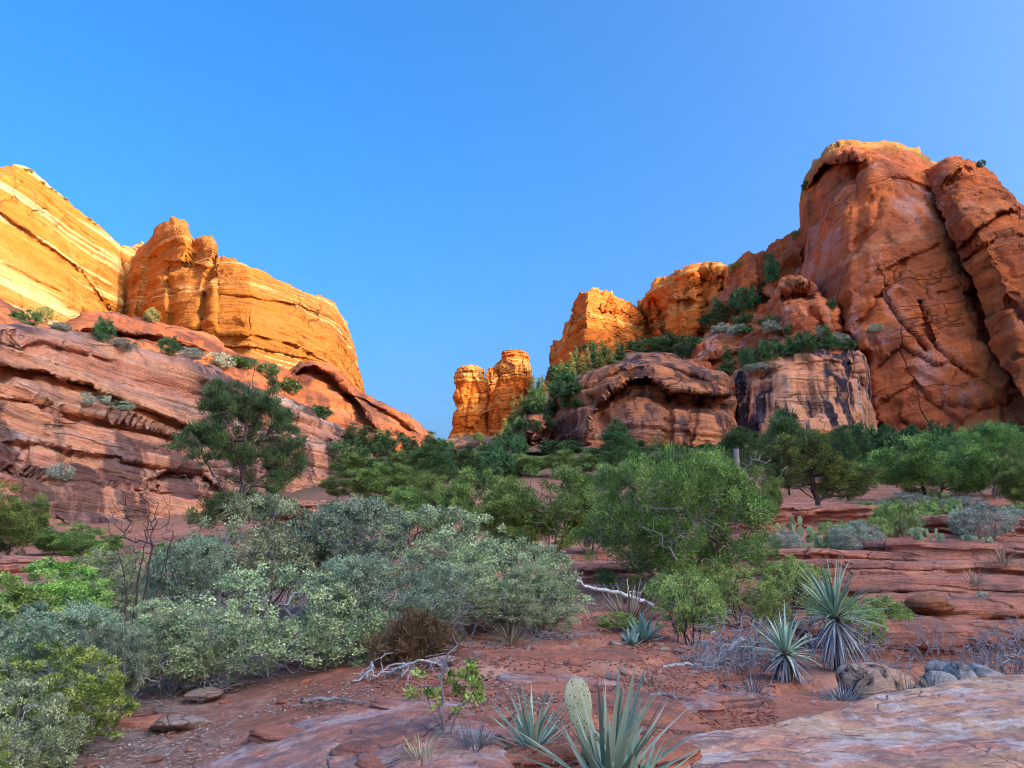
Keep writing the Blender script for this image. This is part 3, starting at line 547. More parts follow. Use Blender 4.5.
# unseen rim to the right, added with its crest shaped to shade the valley
def rim():
    cy = [(-420, 170), (-200, 178), (-114, 182), (-79, 178), (-54, 166), (-42, 150), (-30, 139), (-5, 150), (30, 160), (60, 160), (85, 142), (130, 128), (200, 110)]
    ys = np.linspace(-420, 200, 260); top = interp(ys, cy) + 36 + CRAG * fbm(np.stack([ys / 14, 0 * ys, 0 * ys], -1), 4, 91)
    ts = np.linspace(0, 1, 80); prof_x = np.interp(ts, [0, .3, .45, .5, .6, .97, 1.0], [215, 235, 238, 246, 248, 250, 252])
    P = np.stack([np.repeat(prof_x[None], len(ys), 0), np.repeat(ys[:, None], len(ts), 1), top[:, None] * ts[None]], -1)
    q = 3 * fbm(P / 30, 4, 93) * (1 - ts[None] ** 6)
    P[..., 0] += q
    b = P[:, -1].copy(); b[:, 0] += 60; b2 = b.copy(); b2[:, 2] = 0
    P = np.concatenate([P, b[:, None], b2[:, None]], 1)
    e0 = P[0].copy(); e0[:, 0] = 320; e1 = P[-1].copy(); e1[:, 0] = 320
    P = np.concatenate([e0[None], P, e1[None]], 0)
    tag(mk('shading_rim', P.reshape(-1, 3), gridf(P.shape[0], P.shape[1]), M['red']), 'long red cliff outside the picture, shaped to shade the canyon', 'cliff')
CRAG = 2.0
rim()
M["tan_stone"] = rock("tan_stone_rock", [(0, (0.26, 0.17, 0.14)), (0.5, (0.45, 0.33, 0.27)), (1, (0.62, 0.5, 0.43))], layer=4, warp=0.03, wscale=1, bump=0.8, bscale=9, blotch=(0.3, 0.13, 0.09), blotch_s=6, blotch_a=0.7, crk=0.1)
# ------------------------------------------------------------------ foreground rock
def star(name, label, cat, mat, outline, zf, thick=0.4, na=420, nr=110, rough=0.02, rs=0.6, edge=0.12, layers=3, seed=1, group=None, undercut=0.05):
    """flat-lying rock: star-shaped outline in plan, uneven top, layered broken edge"""
    pts = np.array(outline, float); c = pts.mean(0)
    a = np.arctan2(pts[:, 1] - c[1], pts[:, 0] - c[0]); r = np.hypot(*(pts - c).T); o = np.argsort(a); a = a[o]; r = r[o]
    th = np.linspace(-math.pi, math.pi, na + 1)
    aa = np.concatenate([a - 2 * math.pi, a, a + 2 * math.pi]); rr = np.tile(r, 3)
    R = np.interp(th, aa, rr); R = np.convolve(np.pad(R[:-1], 8, mode='wrap'), np.hanning(19)[1:-1] / np.hanning(19)[1:-1].sum(), 'same')[8:-8]; R = np.append(R, R[0])
    dirs = np.stack([np.cos(th), np.sin(th)], -1)
    q = np.concatenate([dirs * R.mean() * 1.2, np.zeros((na + 1, 1))], 1)
    R = R * (1 + 0.05 * fbm(q * 2.2 / max(R.mean(), .2), 4, seed)); R[-1] = R[0]
    rings = 1 - np.linspace(0, 1, nr) ** 1.6; rings = rings[::-1]
    X = c[0] + dirs[None, :, 0] * R[None] * rings[:, None]; Y = c[1] + dirs[None, :, 1] * R[None] * rings[:, None]
    P3 = np.stack([X, Y, 0 * X], -1)
    dist = R[None] * (1 - rings[:, None])
    e = np.clip(1 - dist / edge, 0, 1)
    Z = zf(X, Y) + rough * 2.0 * fbm(P3 * rs, 4, seed + 1) + rough * 0.6 * fbm(P3 * rs * 5, 4, seed + 2) - edge * 0.6 * (1 - np.sqrt(np.clip(1 - e * e, 0, 1)))
    # shallow steps in the top, as thin sheets that have broken off
    st = fbm(P3 * np.array([0.8, 2.2, 1]) * rs * 1.6, 4, seed + 4)
    for k, lv in enumerate((-0.25, 0.0, 0.2)): Z = Z - rough * 0.7 * np.clip((st - lv) / 0.02, 0, 1) * (k % 2 * -1 + 0.6)
    Z[0, :] = Z[0].mean()
    P = np.stack([X, Y, Z], -1); rows = [P]
    nl = 10 * layers; last = P[-1]
    for k in range(1, nl + 1):
        t = k / nl; pr = vnoise(np.stack([q[:, 0] * 0.8, q[:, 1] * 0.8, np.full(na + 1, t * layers * 2.3)], -1), seed + 6)
        pr = np.tanh(pr * 3) * undercut + 0.02 * fbm(np.stack([q[:, 0] * 5, q[:, 1] * 5, np.full(na + 1, t * thick * 12)], -1), 3, seed + 8) + 0.02
        pr[-1] = pr[0]
        row = last.copy(); row[:, 0] += dirs[:, 0] * pr; row[:, 1] += dirs[:, 1] * pr; row[:, 2] -= thick * t; rows.append(row[None])
    P = np.concatenate(rows, 0)
    ob = mk(name, P.reshape(-1, 3), gridf(P.shape[0], na + 1), mat)
    return tag(ob, label, cat, group)
def boulder_bm(size, seed, rough=0.22, n=48, flat=0.5):
    th = np.linspace(0, 2 * math.pi, n + 1); ph = np.linspace(0, math.pi, n // 2 + 1)
    T, Pp = np.meshgrid(th, ph, indexing='ij'); d = np.stack([np.sin(Pp) * np.cos(T), np.sin(Pp) * np.sin(T), np.cos(Pp)], -1)
    rng = np.random.default_rng(seed); r = np.ones(T.shape) * 1.3
    for k in range(14):
        nn = rng.normal(size=3); nn /= np.linalg.norm(nn); dt = (d * nn).sum(-1)
        r = np.minimum(r, np.where(dt > 0.05, rng.uniform(0.75, 1.0) / np.maximum(dt, 0.05), 9))
    r = r * (1 + rough * 0.4 * fbm(d * 2.2, 5, seed)); P = d * r[..., None] * np.array(size) * 0.5
    return P.reshape(-1, 3), gridf(n + 1, n // 2 + 1)
def boulder(name, loc, size, seed, mat, rz=0, label=None, cat='rock', group=None):
    V, f = boulder_bm(size, seed); o = mk(name, V, f[:, ::-1], mat); o.location = loc; o.rotation_euler = (0, 0, rz)
    return tag(o, label, cat, group)
def gz(x, y): return float(ground_z(float(x), float(y)))
def gp(u, d, dz=0.0):
    x = (u - 512) / F * d * (CP - SP * 0) ; x = x / CP if False else (u - 512) / F * d
    return (x, d, gz(x, d) + dz)

star('rock_slab', 'large smooth pink rock slab mottled white and grey, filling the lower right corner', 'rock slab', M['slab'],
     [(0.42, 4.45), (0.6, 4.9), (0.95, 5.2), (1.6, 5.55), (2.3, 5.9), (3.2, 6.25), (4.4, 6.6), (5.8, 6.9), (7, 5.5), (6, 3), (4, 2.2), (2.2, 2.3), (1.0, 2.8), (0.5, 3.7)],
     lambda X, Y: 0.215 + 0.055 * Y + 0.03 * X + 0.04 * np.exp(-((X - 3.8) ** 2 + (Y - 5.6) ** 2) / 2), 0.3, na=900, nr=260, rough=0.022, rs=0.8, edge=0.22, seed=5, undercut=0.03)
star('rock_slab', 'flat red slab with grey lichen patches on bare ground at the lower left of centre', 'rock slab', M['red_slab'],
     [(-1.9, 5.6), (-1.4, 6.1), (-0.9, 6.0), (-0.35, 5.7), (-0.1, 5.1), (0.0, 4.4), (0.05, 3.4), (-0.8, 3.0), (-1.7, 3.3), (-2.0, 4.2), (-2.15, 5.0)],
     lambda X, Y: ground_base(X, Y) + 0.05 + 0.05 * np.exp(-((X + 1) ** 2 + (Y - 4.8) ** 2) / 0.8), 0.2, na=700, nr=200, rough=0.022, rs=1.1, edge=0.14, seed=9, undercut=0.03)
star('rock_slab', 'narrow flat rust slab between the yucca clump and the big pink slab', 'rock slab', M['ledge'],
     [(0.35, 5.3), (0.7, 5.6), (1.3, 6.0), (1.55, 6.3), (1.2, 6.45), (0.8, 6.2), (0.4, 5.8), (0.15, 5.5)], lambda X, Y: ground_base(X, Y) + 0.07, 0.15, rough=0.015, seed=12)
LEDGES = [
    (960, 800, 1130, 9.3, 622, 0.8, 'low broken red ledge just behind the grey rocks'),
    (980, 850, 1120, 10.6, 601, 1.1, 'layered red ledge with an orange knob, second step from the slab'),
    (900, 760, 1120, 12.4, 580, 1.4, 'long layered red ledge, third step of the right-hand outcrop'),
    (900, 745, 1120, 14.2, 562, 1.3, 'wide smooth maroon ledge running below the bushes at right'),
    (830, 750, 900, 16.2, 549, 1.3, 'rounded maroon ledge below the juniper with the bare trunk'),
    (1000, 880, 1130, 16.0, 541, 1.5, 'upper red ledge with a dark undercut near the prickly pears'),
    (745, 690, 800, 24, 516, 2.6, 'pinkish rock shelf seen behind the dead snag'),
    (612, 570, 655, 15.5, 563, 1.6, 'small bare maroon rock between the juniper and the pale branch'),
    (870, 700, 900, 24, 506, 2.0, 'flat pale rock shelf below the distant green thicket'),
    (1010, 940, 1110, 21, 516, 2.5, 'pale pink shelf at the far right edge'),
    (-10, -120, 60, 19, 556, 1.6, 'low red ledge poking out between junipers at the left edge'),
    (330, 270, 400, 30, 500, 5.0, 'tan rock shelf showing above the grey green thicket'),
    (560, 420, 640, 7.6, 655, 0.5, 'thin flaking red ledge in the soil behind the small yucca'),
    (520, 440, 640, 6.2, 690, 0.45, 'thin flaking red ledge in the soil just behind the pale cactus pad'),
]
for i, (uc, ul, ur, d, v, dep, lab) in enumerate(LEDGES):
    x0, x1 = (ul - 512) / F * d, (ur - 512) / F * d; ztop = float(px(uc, v, d)[2]); rng = np.random.default_rng(i + 5)
    n = 22; out = []
    for k in range(n):
        t = k / n * 2 * math.pi; cx, cy = (x0 + x1) / 2, d + dep * 0.5
        s_ = 1 / (abs(math.cos(t)) ** 4 + abs(math.sin(t)) ** 4) ** 0.25 * rng.uniform(0.86, 1.06)
        out.append((cx + (x1 - x0) / 2 * math.cos(t) * s_, cy + dep * 0.62 * math.sin(t) * s_))
    slope = 0.03
    ob = star('rock_ledge', lab, 'rock ledge', M['ledge'], out, lambda X, Y, z=ztop, dd=d: z + slope * (Y - dd), 0.65 if d > 8 else 0.2, na=700, nr=90, rough=0.03 * (1 + d / 20), rs=0.5, edge=0.16, layers=4, seed=30 + i, undercut=0.09 * (1 + d / 30), group=None)

rf = random.Random(77)
for k in range(26):   # thin flakes of sandstone half sunk in the soil
    u = rf.uniform(395, 700) if k < 20 else rf.uniform(150, 330); d = rf.uniform(4.5, 8.2) if k < 20 else rf.uniform(5.0, 6.6); x, y = (u - 512) / F * d, d; L = rf.uniform(0.18, 0.5) * (0.7 + d / 14); W = L * rf.uniform(0.25, 0.5)
    out = [(x + L * math.cos(t) * rf.uniform(.75, 1.1), y + W * math.sin(t) * rf.uniform(.75, 1.1)) for t in np.linspace(0, 6.283, 12)[:-1]]
    z0 = gz(x, y) + rf.uniform(0.02, 0.05); sy, sx_ = rf.uniform(-.05, .12), rf.uniform(-.06, .06)
    star('rock_flake', 'thin flake of red sandstone half sunk in the bare soil' if k < 20 else 'thin flake of sandstone lying on the brown litter at lower left', 'rock', M['ledge' if k % 3 else 'red_slab'], out, lambda X, Y, a=z0, b=x, c=y, e=sy, g=sx_: a + (Y - c) * e + (X - b) * g, 0.12, na=140, nr=30, rough=0.008, rs=3, edge=0.035, seed=300 + k, undercut=0.015, group='sandstone flakes in the soil')
# ------------------------------------------------------------------ plants: skeletons, leaves, blades
def tubes(P0, P1, R0, R1, ns=5):
    P0, P1 = np.asarray(P0, float), np.asarray(P1, float); R0, R1 = np.asarray(R0, float), np.asarray(R1, float)
    d = P1 - P0; L = np.linalg.norm(d, axis=1, keepdims=True) + 1e-9; d = d / L
    up = np.where(np.abs(d[:, 2:3]) > 0.9, np.array([[1., 0, 0]]), np.array([[0, 0, 1.]]))
    a = np.cross(d, up); a /= np.linalg.norm(a, axis=1, keepdims=True); b = np.cross(d, a)
    th = np.arange(ns) / ns * 2 * math.pi; co, si = np.cos(th), np.sin(th)
    ring = a[:, None] * co[None, :, None] + b[:, None] * si[None, :, None]
    P1 = P1 + d * R1[:, None] * 0.4
    V = np.concatenate([P0[:, None] + ring * R0[:, None, None], P1[:, None] + ring * R1[:, None, None]], 1)
    n = len(P0); base = np.arange(n)[:, None] * 2 * ns; k = np.arange(ns); k2 = (k + 1) % ns
    f = np.stack([base + k, base + k2, base + k2 + ns, base + k + ns], -1).reshape(-1, 4)
    return V.reshape(-1, 3), f
def skeleton(stems, att, rng, seg=0.25, r_tip=0.004, power=0.42, jit=0.12, rise=0.3, rmax=1.0):
    """stems: polylines from the ground; att: points every branch must reach"""
    pos, par = [], []
    for st in stems:
        prev = -1
        for i in range(len(st) - 1):
            a, b = np.array(st[i], float), np.array(st[i + 1], float); n = max(1, int(np.linalg.norm(b - a) / seg))
            for k in range(n + (i == len(st) - 2)):
                t = k / n; p = a + (b - a) * t + (rng.normal(size=3) * seg * jit if prev >= 0 else 0)
                pos.append(p); par.append(prev); prev = len(pos) - 1
    P = np.zeros((200000, 3)); n0 = len(pos); P[:n0] = pos; base = P[0].copy()
    order = np.argsort(np.linalg.norm(att - np.mean([s[-1] for s in stems], 0), axis=1))
    tips = []
    for ai in order:
        q = att[ai]; D = q - P[:n0]; dist = np.linalg.norm(D, axis=1)
        cost = dist + np.clip(-D[:, 2], 0, None) * 1.2 + np.clip(0.35 - P[:n0, 2] + base[2], 0, None) * 2
        j = int(np.argmin(cost)); n = max(1, int(dist[j] / seg)); a = P[j].copy(); prev = j; L = dist[j]
        for k in range(1, n + 1):
            t = k / n; p = a + (q - a) * t; p[2] -= math.sin(t * math.pi) * L * rise * 0.3
            if k < n: p += rng.normal(size=3) * seg * jit * 1.4
            P[n0] = p; par.append(prev); prev = n0; n0 += 1
        tips.append(prev)
    cnt = np.zeros(n0); cnt[tips] = 1
    for i in range(n0 - 1, -1, -1):
        if par[i] >= 0: cnt[par[i]] += cnt[i]
    rad = np.minimum(r_tip * np.maximum(cnt, 1) ** power, rmax); par = np.array(par); k = np.where(par >= 0)[0]
    return P[par[k]], P[k], np.minimum(rad[par[k]], rad[k] * 1.8), rad[k], P[tips]
def envelope(ells, n, rng, shell=0.5, gap=0.0, gs=1.2, seed=0, zmin=0.1):
    out = []; vol = np.array([e[3] * e[4] * e[5] for e in ells]); vol = vol ** 0.8 / (vol ** 0.8).sum()
    while len(out) < n:
        e = ells[rng.choice(len(ells), p=vol)]; d = rng.normal(size=3); d /= np.linalg.norm(d)
        r = rng.uniform(0, 1) ** (1 / 3.) if rng.random() > shell else rng.uniform(0.82, 1.03)
        p = np.array(e[:3]) + d * r * np.array(e[3:])
        if p[2] < zmin: continue
        if gap and vnoise(p[None] * gs, seed)[0] < gap - 1: continue
        out.append(p)
    return np.array(out)
def leaves(C, n, rad, L, W, rng, up=0.3, out=0.0, flat=0.8, center=None, tuft=False):
    """n leaves round each clump centre; returns vertices, faces, tint"""
    m = len(C); ct = rng.uniform(0, 1, m); cr = rng.uniform(0.65, 1.25, m)
    c = np.repeat(C, n, 0); k = len(c); d = rng.normal(size=(k, 3)); d /= np.linalg.norm(d, axis=1, keepdims=True)
    r = rng.uniform(0, 1, (k, 1)) ** 0.5 * rad * np.repeat(cr, n)[:, None]
    base = c + d * r * np.array([1, 1, flat])
    ax = rng.normal(size=(k, 3)) * (0.35 if tuft else 0.8) + d * (1.0 if tuft else 0.4) + np.array([0, 0, up])
    if center is not None:
        o = base - np.array(center); o /= np.linalg.norm(o, axis=1, keepdims=True) + 1e-9; ax = ax + o * out
    ax /= np.linalg.norm(ax, axis=1, keepdims=True); s = np.cross(ax, rng.normal(size=(k, 3))); s /= np.linalg.norm(s, axis=1, keepdims=True)
    ll = L * rng.uniform(0.6, 1.3, (k, 1)); ww = W * rng.uniform(0.7, 1.2, (k, 1))
    V = np.stack([base, base + ax * ll * 0.45 + s * ww * 0.5, base + ax * ll, base + ax * ll * 0.5 - s * ww * 0.5], 1)
    f = np.arange(k * 4).reshape(-1, 4)
    t = np.clip(np.repeat(ct, n) * 0.62 + rng.uniform(0, 1, k) * 0.38 + rng.normal(size=k) * 0.1, 0, 1)
    return V.reshape(-1, 3), f, np.repeat(t, 4)
PROTO = {}
def plant_proto(key, name, stems, ells, n_att, leafn, lr, L, W, lmat, bmat, seed, seg=0.25, r_tip=0.005, power=0.42, shell=0.5, gap=0.0, gs=1.2,
                up=0.3, out=0.3, flat=0.8, tuft=False, jit=0.12, h=None, wd=None, parts=('trunk', 'crown'), dead=0, rise=0.3, zmin=0.1, rmax=1.0, dseg=0.1, dmat='deadwood', ragged=0):
    rng = np.random.default_rng(seed); ells = list(ells)
    if ragged:
        for k in range(ragged):
            e = ells[rng.integers(0, len(ells))]; d = rng.normal(size=3); d[2] = abs(d[2]) * 0.8; d /= np.linalg.norm(d); rr = rng.uniform(0.16, 0.3) * np.mean(e[3:])
            ells.append((e[0] + d[0] * e[3] * 1.05, e[1] + d[1] * e[4] * 1.05, e[2] + d[2] * e[5] * 1.05, rr * 1.2, rr * 1.2, rr))
    att = envelope(ells, n_att, rng, shell, gap, gs, seed, zmin)
    p0, p1, r0, r1, tips = skeleton(stems, att, rng, seg, r_tip, power, jit, rise, rmax)
    root = empty(name, (0, 0, -500)); V, f = tubes(p0, p1, r0, r1, 5); mk(parts[0], V, f, M[bmat], root)
    if leafn:
        V, f, t = leaves(tips, leafn, lr, L, W, rng, up, out, flat, (0, 0, np.mean([e[2] for e in ells]) * 0.6), tuft)
        k = V.reshape(-1, 4, 3)[:, :, 2].min(1) > -0.02; V = V.reshape(-1, 4, 3)[k].reshape(-1, 3); t = t.reshape(-1, 4)[k].ravel()
        mk(parts[1], V, np.arange(len(V)).reshape(-1, 4), M[lmat], root, tint=t, smooth=False)
    if dead:
        e2 = [(e[0], e[1], e[2] * 0.75, e[3] * 1.0, e[4] * 1.0, e[5] * 0.85) for e in ells]
        att = envelope(e2, dead, rng, 0.7, 0, 1, seed, 0.05)
        p0, p1, r0, r1, _ = skeleton(stems, att, rng, dseg, 0.0042, 0.36, 0.3, -0.5)
        V, f = tubes(p0, p1, r0, r1, 3); mk('dead_twigs', V, f, M[dmat], root)
    PROTO[key] = dict(o=root, h=h, w=wd, used=False)
def inst(key, loc, h, wd=None, rz=0.0, label=None, cat='tree', group=None):
    p = PROTO[key]; o = p['o'] if not p['used'] else copy_tree(p['o']); p['used'] = True
    sz = h / p['h']; sx = sz if wd is None else wd / p['w']
    o.location = loc; o.scale = (sx, sx, sz); o.rotation_euler = (0, 0, rz)
    for k in ('group',):
        if k in o: del o[k]
    return tag(o, label, cat, group)
def at_ground(key, u, d, vtop, wpx, label, cat, rz=None, sink=0.03, group=None):
    x, y, z = gp(u, d); ht = float(px(u, vtop, d)[2]) - z + sink
    return inst(key, (x, y, z - sink), max(ht, 0.1), wpx / F * d, random.uniform(0, 6.28) if rz is None else rz, label, cat, group)
random.seed(7)
def fan(n, h, spread, seed, curve=0.15, base=0.1, split=None):
    rng = np.random.default_rng(seed); st = []
    for k in range(n):
        a = rng.uniform(0, 6.28) if n > 1 else 0; s = spread * rng.uniform(0.3, 1); hh = h * rng.uniform(0.7, 1)
        b = np.array([math.cos(a) * base * rng.uniform(0, 1), math.sin(a) * base * rng.uniform(0, 1), -0.1])
        e = np.array([math.cos(a) * s, math.sin(a) * s, hh]); m = (b + e) / 2 + np.array([math.cos(a), math.sin(a), 0]) * curve * s + rng.normal(size=3) * 0.05 * h
        st.append([b, m, e])
    return st
# junipers
plant_proto('juniper_wide', 'juniper_tree', fan(6, 1.9, 1.5, 3), [(0, 0, 1.9, 1.9, 1.7, 1.3), (-1.2, 0, 1.3, 1.1, 1.2, 1.0), (1.3, 0.2, 1.3, 1.0, 1.2, 1.0), (0.2, 0, 2.7, 0.9, 0.9, 0.6)], 620, 150, 0.16, 0.075, 0.019, 'juniper', 'greybark', 11, ragged=14,
            seg=0.16, gap=0.98, gs=2.0, up=0.6, out=0.5, flat=1.2, tuft=True, h=3.25, wd=4.4, dead=200, rmax=0.11)
plant_proto('juniper_trunk', 'juniper_tree', [[(0, 0, -0.1), (0.05, 0, 0.8), (-0.1, 0, 1.6), (-0.2, 0, 2.9)], [(0.05, 0, 0.8), (0.8, 0.1, 1.5), (1.2, 0, 2.1)], [(0, 0, 0.9), (-0.9, -0.1, 1.4), (-1.4, 0, 1.9)]],
            [(-0.3, 0, 2.7, 1.5, 1.4, 1.2), (1.2, 0, 1.9, 1.2, 1.2, 0.85), (-1.4, 0, 2.0, 0.9, 1.0, 0.8), (-0.5, 0, 3.5, 0.7, 0.7, 0.6)], 430, 120, 0.18, 0.09, 0.028, 'juniper', 'bark', 12, ragged=12,
            seg=0.2, gap=0.98, gs=1.6, up=0.4, out=0.4, flat=0.9, tuft=True, h=4.0, wd=4.5, zmin=0.9, dead=40, r_tip=0.008, rmax=0.19)
plant_proto('juniper_round', 'juniper_tree', fan(4, 1.8, 0.9, 5), [(0, 0, 1.7, 1.5, 1.4, 1.3), (0.9, 0, 1.3, 0.9, 1.0, 0.9), (-0.9, 0, 1.5, 0.9, 0.9, 0.9)], 330, 120, 0.18, 0.09, 0.028, 'juniper', 'bark', 13, ragged=12,
            seg=0.2, gap=0.95, gs=1.8, up=0.5, out=0.4, tuft=True, h=3.0, wd=3.4, dead=30)
# pines
plant_proto('pine_open', 'pine_tree', [[(0, 0, -0.2), (-0.1, 0, 0.9), (0.15, 0, 1.8), (0.1, 0, 3.2), (0.3, 0.1, 4.9)], [(0, 0, 0.9), (-0.9, 0, 1.9), (-1.6, 0, 2.6)], [(0.1, 0, 1.5), (1.2, 0.1, 2.2), (1.9, 0, 2.9)], [(0.15, 0, 2.0), (-0.7, -0.3, 3.2), (-1.1, 0, 4.0)]],
            [(0.2, 0, 4.6, 1.2, 1.1, 0.95), (-0.9, 0, 4.2, 0.8, 0.8, 0.6), (1.5, 0, 3.5, 1.1, 1.0, 0.7), (-1.8, 0, 2.8, 0.95, 0.9, 0.6), (1.9, 0.1, 2.5, 0.8, 0.8, 0.5), (0.3, 0.2, 2.9, 1.1, 1.0, 0.6), (0.6, 0.0, 1.2, 1.6, 1.0, 0.45), (-0.8, 0.3, 0.9, 0.8, 0.8, 0.35), (-1.0, 0.1, 3.3, 0.8, 0.7, 0.45), (0.9, 0, 4.0, 0.9, 0.8, 0.5), (0.9, 0.1, 1.9, 1.0, 0.9, 0.4)],
            640, 95, 0.20, 0.12, 0.024, 'pinyon', 'bark', 21, ragged=14, seg=0.22, gap=0.95, gs=1.6, up=0.9, out=0.3, flat=0.6, tuft=True, h=5.5, wd=5.2, dead=60, r_tip=0.008, rmax=0.2)
plant_proto('pine_dense', 'pine_tree', [[(0, 0, -0.1), (0.1, 0, 1.5), (0, 0, 3.6)]], [(0, 0, 1.5, 1.4, 1.4, 0.9), (0.1, 0, 2.5, 1.1, 1.1, 0.9), (0, 0, 3.4, 0.6, 0.6, 0.7)], 380, 60, 0.24, 0.14, 0.035, 'pinyon', 'bark', 22, ragged=10,
            seg=0.25, gap=0.75, gs=1.2, up=0.8, out=0.4, flat=0.7, tuft=True, h=4.2, wd=3.0, dead=20)
def far_conifer(key, seed, h, w, mat, n=60, leafn=26):
    rng = np.random.default_rng(seed); ells = [(0, 0, h * t, w * 0.5 * (1.05 - t) + 0.1, w * 0.5 * (1.05 - t) + 0.1, h * 0.09) for t in (0.12, 0.24, 0.36, 0.48, 0.6, 0.72, 0.84, 0.95)]
    plant_proto(key, 'conifer_tree', [[(0, 0, -0.3), (0, 0, h)]], ells, n, leafn, 0.5, 0.42, 0.13, mat, 'bark', seed, seg=0.7, up=0.3, out=0.4, flat=0.5, h=h * 1.02, wd=w, r_tip=0.02, zmin=0.2)
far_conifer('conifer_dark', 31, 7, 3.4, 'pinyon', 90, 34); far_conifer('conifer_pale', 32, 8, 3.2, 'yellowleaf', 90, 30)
plant_proto('bush_far', 'bush', fan(4, 1.2, 0.6, 8), [(0, 0, 1.0, 1.4, 1.3, 1.0), (0.7, 0, 0.8, 0.9, 0.9, 0.7)], 80, 34, 0.32, 0.26, 0.1, 'pinyon', 'bark', 33, seg=0.4, gap=0.7, h=2.0, wd=2.8, parts=('stems', 'foliage'), zmin=0.0)
plant_proto('bush_far_pale', 'bush', fan(4, 1.2, 0.6, 9), [(0, 0, 0.9, 1.3, 1.3, 0.9)], 70, 34, 0.3, 0.24, 0.09, 'sage', 'greybark', 34, seg=0.4, gap=0.7, h=1.8, wd=2.6, parts=('stems', 'foliage'), zmin=0.0)
plant_proto('bush_far_yellow', 'bush', fan(4, 1.2, 0.6, 10), [(0, 0, 1.0, 1.2, 1.2, 1.0)], 70, 32, 0.3, 0.24, 0.09, 'yellowleaf', 'greybark', 35, seg=0.4, gap=0.7, h=2.0, wd=2.6, parts=('stems', 'foliage'), zmin=0.0)
SP_ = ('stems', 'foliage')
# grey green shrubs (scrub oak / manzanita thicket)
for i, (k, ells) in enumerate({'a': [(0, 0, 1.35, 1.5, 1.2, 0.85), (-0.9, 0, 0.9, 0.9, 0.9, 0.7), (1.0, 0, 1.0, 0.9, 0.9, 0.75)], 'b': [(0, 0, 1.2, 1.3, 1.1, 1.0), (0.8, -0.2, 1.5, 0.9, 0.9, 0.6), (-1.0, 0, 1.4, 0.8, 0.9, 0.6)],
                               'c': [(0, 0, 1.0, 1.5, 1.2, 1.0), (0.9, 0, 0.6, 0.9, 0.9, 0.55), (-0.8, 0, 0.6, 0.9, 0.9, 0.55)]}.items()):
    plant_proto('grey_' + k, 'oak_shrub', fan(9, 1.3, 1.1, 40 + i), ells, 560, 62, 0.12, 0.045, 0.030, 'oliveleaf' if k == 'b' else 'greyleaf', 'greybark', 41 + i, seg=0.12, gap=1.0, gs=2.4, up=0.3, out=0.3, ragged=12, h=2.2, wd=3.6, parts=SP_, dead=320, r_tip=0.003, zmin=0.25, jit=0.2)
for i, k in enumerate('ab'):
    plant_proto('bright_' + k, 'leafy_shrub', fan(8, 1.2, 0.8, 50 + i), [(0, 0, 1.1, 1.1, 1.0, 0.9), (0.7, 0, 0.7, 0.7, 0.8, 0.6), (-0.7, 0.1, 0.9, 0.7, 0.7, 0.6)], 420, 80, 0.10, 0.055, 0.024, 'brightleaf', 'greybark', 51 + i, seg=0.12, gap=0.98, gs=2.5, ragged=10, up=0.6, out=0.3, h=2.0, wd=2.8, parts=SP_, dead=140, r_tip=0.003, zmin=0.1, jit=0.2)
for i, k in enumerate('ab'):
    plant_proto('mid_' + k, 'manzanita_shrub', fan(6, 0.8, 0.5, 60 + i), [(0, 0, 0.85, 0.6, 0.55, 0.4), (0.4, 0, 0.55, 0.4, 0.4, 0.3), (-0.4, 0, 0.65, 0.35, 0.4, 0.3)], 420, 34, 0.075, 0.036, 0.022, 'midleaf', 'bark', 61 + i, seg=0.08, gap=0.85, gs=4, up=0.6, out=0.3, h=1.25, wd=1.8, parts=SP_, dead=60, r_tip=0.0025, zmin=0.2, jit=0.25)
plant_proto('sage_a', 'sage_bush', fan(10, 0.5, 0.4, 70), [(0, 0, 0.42, 0.55, 0.5, 0.38)], 260, 40, 0.075, 0.045, 0.014, 'sage', 'greybark', 71, seg=0.08, gap=0.8, gs=4, up=0.9, out=0.4, h=0.85, wd=1.15, parts=SP_, dead=40, r_tip=0.002, zmin=0.05)
plant_proto('sage_b', 'bush', fan(8, 0.5, 0.4, 72), [(0, 0, 0.45, 0.6, 0.5, 0.42), (0.3, 0, 0.5, 0.3, 0.3, 0.3)], 260, 36, 0.08, 0.05, 0.02, 'midleaf', 'greybark', 73, seg=0.08, gap=0.8, gs=3, up=0.8, out=0.4, h=0.95, wd=1.25, parts=SP_, dead=30, r_tip=0.002, zmin=0.05)
plant_proto('dead_tall', 'dead_shrub', fan(8, 2.2, 0.55, 80, base=0.14, curve=0.1), [(0, 0, 1.9, 0.55, 0.5, 0.9), (0.1, 0, 2.4, 0.5, 0.4, 0.5)], 230, 0, 0, 0, 0, None, 'bark', 81, seg=0.12, jit=0.12, h=2.9, wd=1.3, parts=('branches', ''), r_tip=0.0022, power=0.44, zmin=0.9, rise=0.1, rmax=0.028)
plant_proto('dead_low', 'dead_bush', fan(9, 0.35, 0.5, 82), [(0, 0, 0.38, 0.7, 0.6, 0.32)], 230, 0, 0, 0, 0, None, 'greybark2', 83, seg=0.07, jit=0.3, h=0.65, wd=1.4, parts=('branches', ''), r_tip=0.0033, power=0.38, zmin=0.03)
plant_proto('driftwood', 'driftwood', [[(-0.7, 0, 0.05), (-0.2, 0.1, 0.16), (0.3, 0, 0.1), (0.8, 0.1, 0.03)], [(-0.2, 0.1, 0.14), (0.0, -0.2, 0.3), (0.2, -0.3, 0.42)], [(-0.5, 0, 0.1), (-0.4, 0.2, 0.35), (-0.1, 0.3, 0.5)]], [(0, 0, 0.18, 0.8, 0.4, 0.2)], 60, 0, 0, 0, 0, None, 'deadwood', 85,
            seg=0.08, jit=0.3, h=0.55, wd=1.6, parts=('branches', ''), r_tip=0.0075, power=0.42, zmin=0.0, rmax=0.045)

